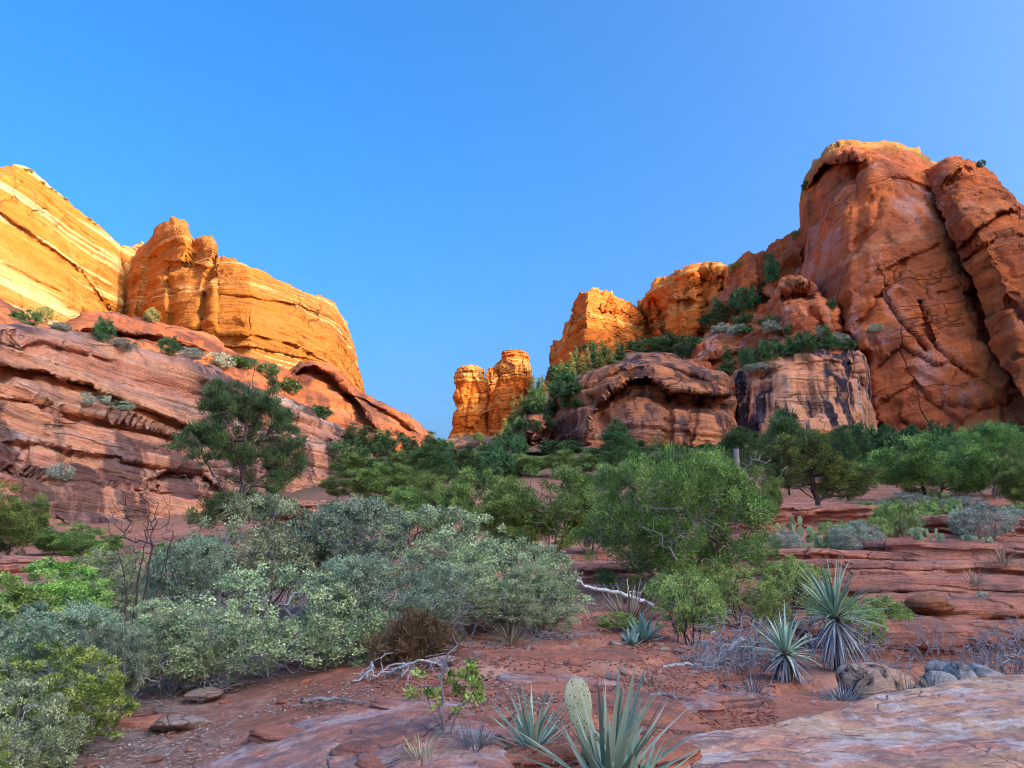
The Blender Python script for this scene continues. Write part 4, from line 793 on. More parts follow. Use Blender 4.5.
def blades(n, L, W, el, curve, rng, seg=7, base_r=0.03, fold=0.35, z0=0.0, lean=(0, 0), zspread=0.0, zf=None):
    """sword leaves from a rosette; el = (lowest, highest) start elevation in degrees, curve = bend in degrees over the length"""
    Vs, Fs, Ts = [], [], []
    for k in range(n):
        f = (k + 0.5) / n; e = math.radians(el[0] + (el[1] - el[0]) * f + rng.normal() * 6); az = k * 2.39996 + rng.normal() * 0.15
        l = L * rng.uniform(0.75, 1.12); w_ = W * rng.uniform(0.8, 1.15); cv = math.radians(curve * rng.uniform(0.1, 2.2)); tw = rng.normal() * 0.15
        r = base_r * (1 - 0.6 * f); p = np.array([math.cos(az) * r, math.sin(az) * r, z0 + zspread * f]); az2 = az
        t = rng.uniform(0, 1); rows = []
        for s_ in range(seg + 1):
            q = s_ / seg; ee = e - cv * q; az2 += tw / seg
            d = np.array([math.cos(az2) * math.cos(ee) + lean[0], math.sin(az2) * math.cos(ee) + lean[1], math.sin(ee)]); d /= np.linalg.norm(d)
            sd_ = np.array([-math.sin(az2), math.cos(az2), 0]); nn = np.cross(sd_, d)
            ww = w_ * 0.5 * (min(1, 0.75 + q * 1.5) * (1 - max(0, (q - 0.35) / 0.65) ** 1.3) + 0.02)
            rows += [p + sd_ * ww + nn * -fold * ww * -1, p, p - sd_ * ww + nn * fold * ww]
            p = p + d * l / seg
        b = len(Vs) * (seg + 1) * 3; Vs.append(rows)
        for s_ in range(seg):
            for c in (0, 1): Fs.append((b + s_ * 3 + c, b + s_ * 3 + c + 1, b + s_ * 3 + c + 4, b + s_ * 3 + c + 3))
        Ts += [np.clip(t + rng.normal() * 0.05, 0, 1)] * ((seg + 1) * 3)
    return np.array(Vs).reshape(-1, 3), np.array(Fs), np.array(Ts)
def yucca(loc, L, n, W, label, seed, name='yucca_plant', cat='yucca', mat='yucca', el=(15, 88), curve=18, skirt=0, sL=0.5, trunk=0.0, smat='deadblade', lean=(0, 0), group=None, sel=(-75, -10), scurve=20):
    rng = np.random.default_rng(seed); o = empty(name, loc); tag(o, label, cat, group)
    V, f, t = blades(n, L, W, el, curve, rng, z0=trunk, lean=lean, zspread=0.04, base_r=0.035); mk('leaves', V, f, M[mat], o, tint=t)
    if skirt:
        V, f, t = blades(skirt, sL, W * 0.7, sel, scurve, rng, z0=trunk * 0.75, zspread=trunk * 0.25, base_r=0.04); V[:, 2] = np.maximum(V[:, 2], -0.02 + 0.03 * rng.random(len(V)))
        mk('dead_leaves', V, f, M[smat], o, tint=t)
    if trunk > 0.05:
        V, f = tubes([(0, 0, -0.1), (0, 0, trunk * 0.5)], [(0, 0, trunk * 0.5), (0, 0, trunk + 0.03)], [0.05, 0.05], [0.05, 0.045], 10); mk('trunk', V, f, M['bark'], o)
    return o
def pad_mesh(w_, h_, t_):
    n, m = 28, 20; th = np.linspace(0, 2 * math.pi, n + 1); ph = np.linspace(0, math.pi, m + 1); T, Q = np.meshgrid(th, ph, indexing='ij')
    z = (1 - np.cos(Q)) / 2; prof = np.sin(Q) * (0.62 + 0.42 * z)
    X = prof * np.cos(T) * w_ * 0.5; Y = prof * np.sin(T) * t_ * 0.5; Z = z * h_
    return np.stack([X, Y, Z], -1).reshape(-1, 3), gridf(n + 1, m + 1)
def cactus(loc, pads, label, mat='pad', group=None, spines=False):
    """pads: (x, y, z, width, height, turn, tilt) in metres and degrees"""
    o = empty('prickly_pear', loc); tag(o, label, 'cactus', group)
    for (x, y, z, w_, h_, rz, tl, *mm) in pads:
        V, f = pad_mesh(w_, h_, min(w_, h_) * 0.16); p = mk('pad', V, f[:, ::-1], M[mm[0] if mm else mat], o)
        p.location = (x, y, z); p.rotation_euler = (math.radians(random.uniform(-12, 12)), math.radians(tl), math.radians(rz))
        if spines:
            rg = np.random.default_rng(int(w_ * 1000)); Q = V[rg.integers(0, len(V), 110)]; Q = Q[(Q[:, 2] > h_ * 0.15)]; dr = Q * np.array([0.4, 1.6, 0]) + rg.normal(size=Q.shape) * 0.02 + np.array([0, 0, 0.01]); dr[:, 1] += np.sign(Q[:, 1]) * 0.03; dr /= np.linalg.norm(dr, axis=1, keepdims=True)
            V2, f2 = tubes(Q, Q + dr * rg.uniform(0.012, 0.024, (len(Q), 1)), np.full(len(Q), 0.0008), np.full(len(Q), 0.0004), 3); mk('spines', V2, f2, M['palewood'], p)
        if mm and mm[0] != mat: p['label'] = 'pale yellowish pad'
    return o
def rand_pads(n, s, seed):
    r = random.Random(seed); out = []
    for k in range(n):
        lv = 0 if k < n * 0.55 else 1
        out.append((r.uniform(-s, s) * 1.6, r.uniform(-s, s) * 0.8, lv * s * 0.8, s * r.uniform(0.8, 1.1), s * r.uniform(1.0, 1.35), r.uniform(-50, 50), r.uniform(-35, 35)))
    return out

# ------------------------------------------------------------------ growth on the cliffs (each stands on the surface found under its foot)
bpy.context.view_layer.update(); DG = bpy.context.evaluated_depsgraph_get()
def hit(u, v):
    q = px(u, v, 10.0); o = Vector((0, 0, CAMZ)); d = (Vector(q) - o).normalized()
    ok, loc, *_ = scene.ray_cast(DG, o, d, distance=2000)
    return loc if ok else None
CL = []
def on_rock(key, u, v, hpx, wpx, label, cat, group=None):
    l = hit(u, v)
    if l is None:
        for k in range(1, 12):
            l = hit(u, v + k)
            if l is not None: break
    if l is None or l.y < 14: return
    CL.append((key, tuple(l), hpx, wpx, label, cat, group))
LB = [ # key, u, v, h, w, label
 ('bush_far', 26, 324, 14, 26, 'dark bush in the shade at the left end of the maroon ledge'),
 ('bush_far_yellow', 42, 322, 16, 20, 'pale yellow bush catching the sun above the left ledge'),
 ('bush_far', 103, 342, 24, 22, 'dark upright bush growing from the crack above the banded wall, left of the grey ones'),
 ('bush_far_yellow', 152, 322, 14, 16, 'pale bush in front of the orange butte foot'),
 ('bush_far_pale', 60, 330, 8, 20, 'low grey bush on the rim of the banded wall, left end'),
 ('bush_far_pale', 122, 348, 9, 26, 'low grey bush on the rim of the banded wall, beside the dark upright bush'),
 ('bush_far', 168, 354, 18, 20, 'round dark bush on the rim of the banded wall'),
 ('bush_far_pale', 190, 358, 10, 26, 'flat grey bush behind the rim of the banded wall'),
 ('bush_far_pale', 218, 366, 12, 32, 'grey bush just above the tall pine top'),
 ('bush_far', 240, 368, 10, 34, 'wide dark bush on the ledge right of the pine top'),
 ('bush_far', 268, 376, 13, 22, 'dark bush halfway along the ledge toward the arch'),
 ('bush_far', 290, 393, 14, 26, 'dark bush under the left foot of the arch'),
 ('bush_far_pale', 86, 405, 12, 18, 'grey bush on the step of the banded wall, left one'),
 ('bush_far_pale', 103, 404, 20, 14, 'upright grey bush on the step of the banded wall'),
 ('bush_far_pale', 120, 410, 9, 24, 'low grey bush on the step of the banded wall, right one'),
 ('bush_far_pale', 58, 480, 16, 26, 'dead grey bush clinging to the bare lower face of the banded wall'),
 ('bush_far', 345, 470, 30, 40, 'round dark green bush at the foot of the banded wall'),
 ('bush_far', 320, 418, 12, 26, 'dark bush on the rim right of the pine'),
 ('conifer_dark', 352, 446, 26, 26, 'dark pine below the arch, first from the left'),
 ('conifer_dark', 364, 452, 30, 26, 'dark pine below the arch, second from the left'),
 ('conifer_dark', 380, 456, 30, 30, 'dark pine below the arch, third from the left'),
 ('bush_far', 395, 458, 26, 30, 'bushy dark tree below the arch, next to the sunlit orange tip'),
 ('conifer_dark', 412, 458, 24, 22, 'dark pine in front of the sunlit orange tip of the arched ledge'),
 ('conifer_dark', 430, 462, 34, 26, 'dark pine standing just left of the gap of sky'),
 ('bush_far', 441, 460, 20, 26, 'dark bush at the foot of the spires, left side'),
 ('bush_far_yellow', 478, 443, 10, 12, 'small yellow bush between the two spires'),
 ('bush_far_yellow', 524, 416, 10, 10, 'small pale bush at the right foot of the taller spire'),
 ('bush_far', 590, 352, 10, 14, 'bush in front of the prow of the sunlit ridge'),
 ('bush_far', 668, 352, 18, 34, 'wide dark bush on top of the domed mound, right of its crest'),
 ('bush_far', 690, 358, 22, 34, 'tall dark bush on the right shoulder of the domed mound'),
 ('bush_far', 642, 352, 14, 26, 'dark bush on the crest of the domed mound'),
 ('bush_far_yellow', 716, 306, 10, 12, 'small yellow bush below the sunlit ridge'),
 ('bush_far', 712, 330, 16, 30, 'dark bush at the lower left end of the terrace'),
 ('bush_far', 728, 322, 22, 34, 'big dark bush on the terrace'),
 ('bush_far', 746, 312, 26, 30, 'tall dark bush on the terrace below the red crag'),
 ('bush_far', 766, 302, 18, 24, 'dark bush on the terrace close to the high peak'),
 ('bush_far', 773, 282, 26, 16, 'narrow dark bush in the shaded gully beside the high peak'),
 ('bush_far', 770, 262, 10, 10, 'small bush up on the red crag rim'),
 ('bush_far_yellow', 796, 240, 10, 12, 'pale yellow bush clinging to the left edge of the high peak'),
 ('bush_far', 806, 190, 10, 10, 'small bush high on the left edge of the peak, against the sky'),
 ('bush_far_yellow', 736, 270, 7, 18, 'pale bush on the cream rim of the red crag'),
 ('conifer_dark', 728, 375, 34, 22, 'dark conifer in the notch between mound and streaked wall'),
 ('bush_far', 748, 368, 20, 26, 'dark bush above the left end of the streaked wall'),
 ('bush_far', 772, 360, 22, 28, 'dark bush above the middle of the streaked wall'),
 ('conifer_dark', 790, 356, 24, 18, 'small dark conifer above the streaked wall'),
 ('bush_far', 808, 352, 16, 30, 'bush on the rim of the streaked wall, right part'),
 ('bush_far_pale', 760, 372, 8, 34, 'grey scrub on the rim of the streaked wall'),
 ('conifer_dark', 828, 350, 30, 20, 'dark conifer in the cleft between streaked wall and peak'),
 ('bush_far', 832, 310, 12, 10, 'tiny dark bush in the crack low on the peak'),
 ('bush_far_pale', 876, 332, 8, 16, 'small grey bush on a knob of the peak'),
 ('bush_far', 982, 164, 8, 8, 'tiny bush on top of the buttress'),
 ('bush_far', 234, 204, 7, 10, None),
]
for key, u, v, h, w_, lab in LB:
    if lab: on_rock(key, u, v, h, w_, lab, 'tree' if 'conifer' in key else 'bush')
rs_ = random.Random(3)
def slope_v(u): return interp(u, [(480, 446), (500, 438), (515, 420), (530, 400), (545, 384), (560, 374), (600, 358), (640, 350)])
for k in range(26):   # conifers that follow the sky line of the hillside: sunlight on some is painted in as pale foliage
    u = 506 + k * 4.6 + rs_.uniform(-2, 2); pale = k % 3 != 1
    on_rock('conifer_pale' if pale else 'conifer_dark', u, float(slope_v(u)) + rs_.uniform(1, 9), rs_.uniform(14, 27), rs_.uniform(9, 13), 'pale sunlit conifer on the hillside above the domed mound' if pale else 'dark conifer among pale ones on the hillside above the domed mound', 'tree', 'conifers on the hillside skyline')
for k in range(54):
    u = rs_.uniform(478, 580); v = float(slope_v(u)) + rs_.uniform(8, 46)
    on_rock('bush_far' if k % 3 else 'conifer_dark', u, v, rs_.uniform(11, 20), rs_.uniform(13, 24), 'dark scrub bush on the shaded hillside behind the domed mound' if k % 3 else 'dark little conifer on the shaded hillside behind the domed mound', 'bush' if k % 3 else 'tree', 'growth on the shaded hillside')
for k in range(22):
    u = rs_.uniform(20, 110) if k < 8 else rs_.uniform(690, 860)
    if k < 8: v = float(interp(u, [(0, 168), (15, 167), (30, 171), (40, 181), (60, 195), (80, 212), (100, 228), (112, 240)])) + 1; on_rock('bush_far_yellow', u, v, rs_.uniform(1.5, 3), rs_.uniform(4, 8), 'tiny bush on the top rim of the striped cliff', 'bush', 'bushes on the striped cliff rim')
    else:
        v = float(interp(u, [(690, 350), (720, 335), (760, 325), (800, 340), (860, 350)])) + rs_.uniform(-6, 10)
        on_rock('bush_far' if k % 2 else 'bush_far_pale', u, v, rs_.uniform(8, 15), rs_.uniform(12, 24), 'dark scrub on the terraced salmon cliff' if k % 2 else 'grey scrub on the terraced salmon cliff', 'bush', 'scrub on the terraced cliff')
# ------------------------------------------------------------------ trees of the middle distance
TR = [ # key, u, depth, vtop, width px, label
 ('juniper_wide', 672, 13.2, 447, 212, 'big spreading juniper with many stems, in front of the domed mound'),
 ('juniper_round', 540, 18.5, 464, 124, 'bushy green juniper at the centre, right one of the pair left of the big juniper'),
 ('juniper_round', 484, 19.5, 467, 96, 'bushy green juniper at the centre, left one of the pair left of the big juniper'),
 ('juniper_trunk', 814, 27, 432, 128, 'juniper with a bare dark trunk standing on open rock'),
 ('pine_dense', 788, 36, 406, 60, 'tall dark pine in front of the streaked wall, behind the bare-trunked juniper'),
 ('pine_dense', 842, 46, 424, 46, 'dark pointed pine before the right end of the streaked wall'),
 ('pine_dense', 860, 50, 434, 40, 'smaller dark pine at the foot of the high peak'),
 ('pine_dense', 741, 44, 424, 52, 'dark pine between the domed mound and the streaked wall'),
 ('pine_dense', 618, 46, 420, 46, 'slim dark pine against the orange alcove of the mound'),
 ('juniper_round', 930, 30, 432, 110, 'large juniper at right, left one of the dense pair'),
 ('juniper_wide', 988, 33, 424, 110, 'tallest juniper of the dense group at the right edge'),
 ('juniper_round', 1026, 28, 446, 70, 'juniper cut by the right edge of the picture'),
 ('juniper_round', 885, 44, 456, 70, 'bluish juniper behind the bare-trunked one'),
 ('juniper_round', 850, 38, 462, 60, 'low juniper touching the bare-trunked one on its right'),
 ('pine_dense', 430, 40, 440, 60, 'dark pine in the gap left of the spires'),
 ('pine_dense', 462, 44, 446, 50, 'dark pine directly below the spires'),
 ('juniper_round', 395, 34, 462, 90, 'dark juniper behind the grey thicket, below the arch'),
 ('juniper_round', 435, 28, 476, 80, 'dark juniper behind the grey thicket, left of the centre pair'),
 ('juniper_round', 410, 22, 486, 90, 'low dark juniper showing right above the grey thicket'), ('juniper_round', 590, 20, 490, 56, 'small juniper tucked against the left side of the big one'), ('juniper_round', 750, 22, 466, 60, 'juniper at the right side of the dead snag'),
 ('juniper_round', 355, 40, 470, 60, 'dark juniper beside the round bush at the cliff foot'),
 ('juniper_round', 14, 21, 483, 84, 'dark juniper at the left edge in front of the banded wall'),
 ('juniper_round', 70, 24, 522, 70, 'low juniper behind the thicket, near the left edge'),
 ('pine_open', 240, 27, 364, 140, 'tall open pine with spreading limbs in front of the banded wall'),
 ('juniper_round', 100, 22, 528, 60, 'low dark juniper left of the bare dead shrub'),
 ('juniper_round', 188, 20, 538, 60, 'low dark juniper at the foot of the tall open pine'),
 ('juniper_round', 700, 30, 452, 84, 'green juniper behind the dead snag'),
 ('juniper_round', 590, 34, 462, 70, 'dark juniper between the centre pair and the big juniper'),
 ('juniper_round', 960, 42, 440, 80, 'distant juniper behind the right-hand group'),
]
for key, u, d, vt, w_, lab in TR: at_ground(key, u, d, vt, w_, lab, 'tree', sink=0.1)
r2 = random.Random(11)
for k in range(30):
    u = 535 + k * 17.5 + r2.uniform(-6, 6); d = r2.uniform(60, 74) if u < 880 else r2.uniform(52, 62); key = 'bush_far' if k % 2 else 'pine_dense'
    at_ground(key, u, d, (446 if u < 720 else 436 if u < 850 else 428) + r2.uniform(-8, 8), r2.uniform(26, 44), 'dark bush in the farthest row of growth under the right-hand rocks' if k % 2 else 'dark pine in the farthest row of growth under the right-hand rocks', 'bush' if k % 2 else 'tree', group='farthest row of growth under the right-hand rocks')
for k in range(26):
    u = 360 + k * 27 + r2.uniform(-8, 8); d = r2.uniform(46, 58); key = 'bush_far' if k % 2 else 'juniper_round'
    at_ground(key, u, d, 455 + r2.uniform(-6, 10), r2.uniform(34, 60), 'dark bush in the far thicket at the cliff foot' if k % 2 else 'dark juniper in the far thicket at the cliff foot', 'bush' if k % 2 else 'tree', group='far thicket along the cliff foot')
# ------------------------------------------------------------------ shrubs
SH = [
 ('grey_a', 262, 11.3, 497, 190, 'grey green oak shrub, tallest of the thicket, left end'), ('grey_b', 350, 11.6, 496, 185, 'grey green oak shrub in the middle of the thicket, right of the tallest'),
 ('grey_c', 280, 7.7, 552, 230, 'grey green oak shrub at the front of the thicket with many bare grey twigs'), ('grey_a', 436, 11.0, 508, 190, 'grey green oak shrub behind the rust brown clump'),
 ('grey_b', 392, 8.2, 552, 170, 'grey green oak shrub right above the driftwood'), ('grey_c', 508, 10.0, 528, 175, 'grey green oak shrub at the right end of the thicket'),
 ('grey_a', 536, 9.2, 566, 110, 'small oak shrub closing the right end of the thicket'), ('grey_b', 200, 10.0, 535, 140, 'oak shrub behind the bare dead shrub'),
 ('grey_c', 130, 12.0, 540, 130, 'oak shrub in the left part of the thicket behind the bright ones'), ('bright_a', 110, 13.5, 545, 90, 'yellow green shrub left of the bare dead shrub'),
 ('bright_b', 60, 9.5, 560, 170, 'bright green shrub at the left edge, upper one'), ('bright_a', 15, 7.6, 575, 190, 'bright green shrub cut by the left edge'),
 ('grey_b', 75, 7.0, 600, 170, 'pale flowering grey shrub among the bright green ones'), ('bright_b', 78, 5.7, 645, 160, 'bright green shrub with feathery sprays near the lower left corner'),
 ('grey_c', 30, 5.1, 665, 170, 'grey twiggy shrub in the lower left corner'), ('bright_a', 8, 4.7, 728, 110, 'light green shrub top in the very corner at lower left'),
 ('grey_a', 165, 8.6, 600, 110, 'dark twiggy shrub under the bare dead shrub'), ('grey_c', 225, 8.8, 600, 110, 'low shrub full of pale dead twigs left of the thicket front'),
 ('grey_a', 185, 7.2, 610, 140, 'dark twiggy shrub low in front, below the bare dead shrub'), ('grey_b', 128, 6.5, 625, 110, 'grey shrub between feathery green shrub and dark twigs at lower left'), ('grey_a', 470, 9.2, 565, 150, 'oak shrub right of the rust brown clump'),
 ('dead_low', 740, 7.9, 632, 90, 'bleached twig tangle in front, left of the low yucca'), ('dead_low', 800, 8.9, 612, 90, 'bleached twigs behind the tall yucca'), ('dead_low', 985, 7.9, 632, 100, 'bare twig thicket at the right end behind the big slab'), ('mid_b', 615, 9.6, 612, 50, 'little green shrub left of the dried yucca'), ('dead_low', 570, 9.0, 628, 70, 'grey twigs at the right foot of the thicket'),
 ('mid_a', 845, 9.2, 600, 60, 'leafy manzanita behind the black-spotted boulder'), ('mid_b', 762, 9.6, 590, 60, 'leafy green shrub rising behind the low yucca'), ('mid_a', 800, 12.0, 562, 64, 'pale green shrub on the first ledge behind the tall yucca'),
 ('dead_low', 760, 8.6, 622, 80, 'grey tangle of dead twigs between the two yuccas'), ('dead_low', 690, 8.2, 640, 60, 'dead grey branches below the leafy manzanita with the dark stem'), ('dead_low', 905, 9.0, 618, 60, 'bare dark twigs at the foot of the ledges'), ('dead_low', 840, 8.8, 618, 70, 'dead twigs right of the tall yucca'),
 ('dead_low', 232, 7.3, 668, 80, 'pale dead twigs at the lower front of the thicket'),
 ('mid_a', 684, 9.2, 572, 84, 'small leafy manzanita with a dark stem in front of the big juniper'), ('mid_b', 735, 10.8, 566, 84, 'leafy manzanita behind the grey twig tangle'), ('mid_a', 778, 11.6, 556, 70, 'pale leafy manzanita left of the tall yucca'),
 ('mid_b', 660, 11.2, 574, 60, 'low manzanita behind the brown yucca'), ('mid_b', 868, 9.6, 596, 76, 'green shrub right of the tall yucca'), ('mid_a', 818, 10.4, 588, 60, 'green shrub directly behind the tall yucca'), ('mid_b', 893, 10.0, 612, 34, 'small green shrub at the foot of the red ledge'),
 ('mid_a', 705, 12.5, 560, 60, 'green shrub under the right side of the big juniper'), ('mid_b', 636, 12.6, 575, 44, 'low green shrub left of the leafy manzanita'),
 ('sage_a', 850, 17.5, 520, 54, 'grey sage bush right of the bare-trunked juniper'), ('sage_b', 826, 18.5, 518, 44, 'yellow green bush at the trunk of the open-ground juniper'), ('sage_a', 780, 18.5, 530, 38, 'sage bush left of the juniper trunk'),
 ('sage_b', 868, 20, 514, 40, 'green bush next to the grey sage'), ('sage_b', 898, 21, 498, 56, 'rounded grey green bush behind the prickly pears'), ('bright_a', 942, 23, 494, 40, 'bright yellow green bush at right, with a dark stem'),
 ('sage_a', 975, 20, 502, 60, 'large pale sage bush at right'), ('sage_a', 1000, 22, 506, 54, 'sage bush at the right edge'), ('sage_b', 1018, 25, 500, 46, 'green bush at the right edge behind the sage'), ('sage_b', 920, 25, 500, 40, 'bush between rounded bush and bright one'),
 ('sage_b', 868, 26, 500, 60, 'low scrub below the bluish juniper'), ('sage_a', 900, 28, 492, 50, 'grey scrub below the bluish juniper'), ('sage_a', 958, 28, 496, 50, 'grey scrub below the dense junipers'), ('sage_b', 750, 20, 530, 34, 'small green bush on rock left of the open-ground juniper'),
 ('sage_a', 965, 10.8, 592, 36, 'thin grey green bush growing on the red ledge'), ('sage_a', 1006, 14.2, 562, 30, 'pale bush on the top step of the ledges'),
 ('dead_tall', 150, 8.7, 478, 84, 'tall bare dead shrub standing in front of the left-hand shrubs'), ('dead_low', 725, 8.4, 612, 90, 'grey tangle of dead twigs left of the yuccas'), ('dead_low', 1000, 8.0, 618, 90, 'dark bare bush behind the slab at the right edge'), ('dead_low', 955, 8.2, 640, 60, 'dark bare twigs behind the slab, left of the bare bush'),
 ('dead_low', 640, 13.0, 570, 70, 'violet grey dead bush behind the brown yucca'), ('dead_low', 705, 7.6, 652, 56, 'low dead twigs at the foot of the small manzanita'), ('dead_low', 590, 12.0, 596, 60, 'dark dead scrub left of the brown yucca'), ('dead_low', 250, 8.0, 660, 130, 'mat of dead twigs under the thicket'), ('dead_low', 340, 8.2, 664, 110, 'dark litter of twigs below the middle of the thicket'),
 ('dead_low', 470, 8.6, 650, 70, 'dead twigs below the right end of the thicket'), ('dead_low', 545, 8.8, 640, 60, 'dead twigs at the corner of the thicket'), ('dead_low', 865, 7.9, 640, 60, 'dead twigs behind the black-spotted boulder'), ('dead_low', 180, 6.9, 700, 90, 'dead twigs on the litter at lower left'),
 ('driftwood', 408, 7.0, 652, 105, 'bleached driftwood branches lying before the rust brown clump'), ('driftwood', 716, 8.0, 628, 64, 'curled grey roots at the foot of the manzanita'),
]
for key, u, d, vt, w_, lab in SH:
    cat = {'d': 'dead bush', 'g': 'shrub', 'b': 'shrub', 'm': 'shrub', 's': 'bush'}[key[0]]
    if key == 'driftwood': cat = 'driftwood'
    if key == 'dead_tall': cat = 'dead shrub'
    at_ground(key, u, d, vt, w_, lab, cat, rz=(0.3 if key == 'driftwood' else None))
for key, l, hp, wp, lab, cat, grp in CL:
    d = l[1]; inst(key, (l[0], l[1], l[2] - 0.04 * hp / F * d), hp * 1.05 / F * d, wp / F * d, rs_.uniform(0, 6), lab, cat, grp)
for p in PROTO.values():
    if not p['used']:
        for ch in list(p['o'].children): bpy.data.objects.remove(ch)
        bpy.data.objects.remove(p['o'])

# ------------------------------------------------------------------ yuccas, agaves, cacti, grass
x, y, z = gp(600, 4.1); yucca((x, y, z), 0.62, 54, 0.034, 'large blue green yucca in front of the pale cactus pad', 101, el=(18, 86), curve=14, skirt=26, sL=0.34, sel=(-20, 20), scurve=40, lean=(0.16, 0.0))
x, y, z = gp(622, 4.0); yucca((x, y, z - 0.03), 0.40, 34, 0.028, 'second yucca rosette growing low against the large one, at the bottom edge', 102, el=(10, 80), curve=20, lean=(0.1, -0.1))
x, y, z = gp(531, 4.7); yucca((x, y, z), 0.36, 40, 0.023, 'smaller yucca just left of the large one, with stiff fanned leaves', 103, el=(14, 84), curve=14, skirt=14, sL=0.26, sel=(-20, 10), scurve=30)
x, y, z = gp(822, 8.2); yucca((x, y, z), 0.62, 90, 0.028, 'tall yucca with a hanging skirt of dead leaves, beside the black-spotted boulder', 104, el=(-5, 88), curve=22, skirt=110, sL=0.5, trunk=0.5, sel=(-80, -20))
x, y, z = gp(772, 7.6); yucca((x, y, z), 0.42, 60, 0.022, 'low yucca with a grey dead skirt, left of the tall one', 105, el=(0, 86), curve=25, skirt=80, sL=0.4, trunk=0.22, sel=(-60, 0), scurve=40)
x, y, z = gp(624, 10.3); yucca((x, y, z), 0.62, 130, 0.035, 'dried brown and cream yucca clump beside the pale branch', 106, 'dead_yucca', 'yucca', 'tanblade', el=(2, 75), curve=12)
x, y, z = gp(637, 9.2); yucca((x, y, z), 0.30, 26, 0.06, 'small blue green agave at the foot of the dried yucca', 107, 'agave_plant', 'agave', 'agave', el=(15, 84), curve=6)
x, y, z = gp(626, 9.0); yucca((x, y, z), 0.17, 16, 0.05, 'tiny grey agave left of the blue green one', 108, 'agave_plant', 'agave', 'agave', el=(10, 80), curve=6)
x, y, z = gp(938, 10.6); yucca((x, y, z + .1), 0.35, 10, 0.02, 'small upright blue grey yucca on the red ledge', 109, el=(60, 88), curve=6)
for i, (u, d, L, nn, lab, mt) in enumerate([(478, 4.6, 0.2, 120, 'grey dead grass tuft at the foot of the bare sapling', 'deadblade'), (430, 4.5, 0.2, 60, 'thin tan grass tuft on the lower slab', 'drygrass'), (738, 6.7, 0.22, 90, 'small grey grass tuft at the edge of the big slab', 'deadblade'), (823, 6.8, 0.22, 120, 'grey bristly tuft left of the black-spotted boulder', 'deadblade'),
        (884, 6.9, 0.22, 120, 'dark grey bristly tuft right of the black-spotted boulder', 'deadblade'), (990, 14.0, 0.55, 70, 'straw coloured grass tuft on the top ledge', 'drygrass'), (640, 6.9, 0.16, 40, 'short dry grass on the red soil', 'drygrass'), (205, 8.6, 0.3, 90, 'dry grass under the thicket at left', 'drygrass'), (320, 8.3, 0.3, 90, 'dry grass under the middle of the thicket', 'drygrass'),
        (510, 8.8, 0.35, 90, 'dry grass at the right foot of the thicket', 'drygrass'), (960, 12.2, 0.4, 60, 'dry grass tuft between the ledges', 'drygrass'), (1000, 9.6, 0.3, 60, 'dry grass under the right-hand ledge', 'drygrass'), (110, 6.6, 0.25, 90, 'pale dry grass below the feathery shrub', 'drygrass'), (560, 11.5, 0.4, 80, 'dry grass left of the dried yucca', 'drygrass'), (907, 7.2, 0.2, 70, 'tan grass behind the slab beside the grey rocks', 'drygrass')]):
    rng = np.random.default_rng(200 + i); x, y, z = gp(u, d)
    if u in (990, 960): z = float(px(u, 566 if u == 990 else 588, d)[2])
    V, f, t = blades(nn, L, 0.007 + d * 0.0005, (5, 85), 40, rng, seg=4, base_r=0.06); o = mk('grass_tuft', V, f, M[mt], None, tint=t); o.location = (x, y, z); tag(o, lab, 'grass tuft')
# rust brown clump of dead needles
x, y, z = gp(421, 7.6); rng = np.random.default_rng(301); th = rng.normal(size=(260, 3)) * np.array([.16, .12, .10]) + np.array([0, 0, 0.14]); th[:, 2] = np.abs(th[:, 2])
V, f, t = leaves(th, 60, 0.07, 0.09, 0.008, rng, up=0.8); o = mk('dead_needle_clump', V, f, M['rust'], None, tint=t, smooth=False); o.location = (x, y, z); o.scale = (0.95, 0.9, 1.0)
tag(o, 'rust brown mound of dead needles behind the driftwood', 'dead bush')
# bare sapling with a few green leaves
x, y, z = gp(452, 4.9); rng = np.random.default_rng(305)
root = empty('sapling', (x, y, z)); tag(root, 'bare crooked sapling with a few bright leaves, left of the small yucca', 'sapling')
att = envelope([(0.03, 0, 0.45, 0.2, 0.12, 0.3)], 45, rng, 0.5); p0, p1, r0, r1, tips = skeleton([[(0, 0, -0.05), (-0.05, 0, 0.25), (0.02, 0, 0.55), (0.08, 0, 0.85)], [(0, 0, 0), (0.14, 0, 0.3), (0.12, 0, 0.5)], [(0, 0, 0), (-0.15, 0, 0.3)]], att, rng, 0.06, 0.002, 0.45, 0.25)
V, f = tubes(p0, p1, r0, r1, 6); mk('branches', V, f, M['greybark'], root)
c = np.concatenate([rng.normal(size=(24, 3)) * np.array([.07, .06, .07]) + np.array([.12, 0, .34]), rng.normal(size=(12, 3)) * np.array([.05, .04, .04]) + np.array([-.12, 0, .28])])
V, f, t = leaves(c, 22, 0.03, 0.035, 0.018, rng, 0.5); mk('leaves', V, f, M['brightleaf'], root, tint=t, smooth=False)
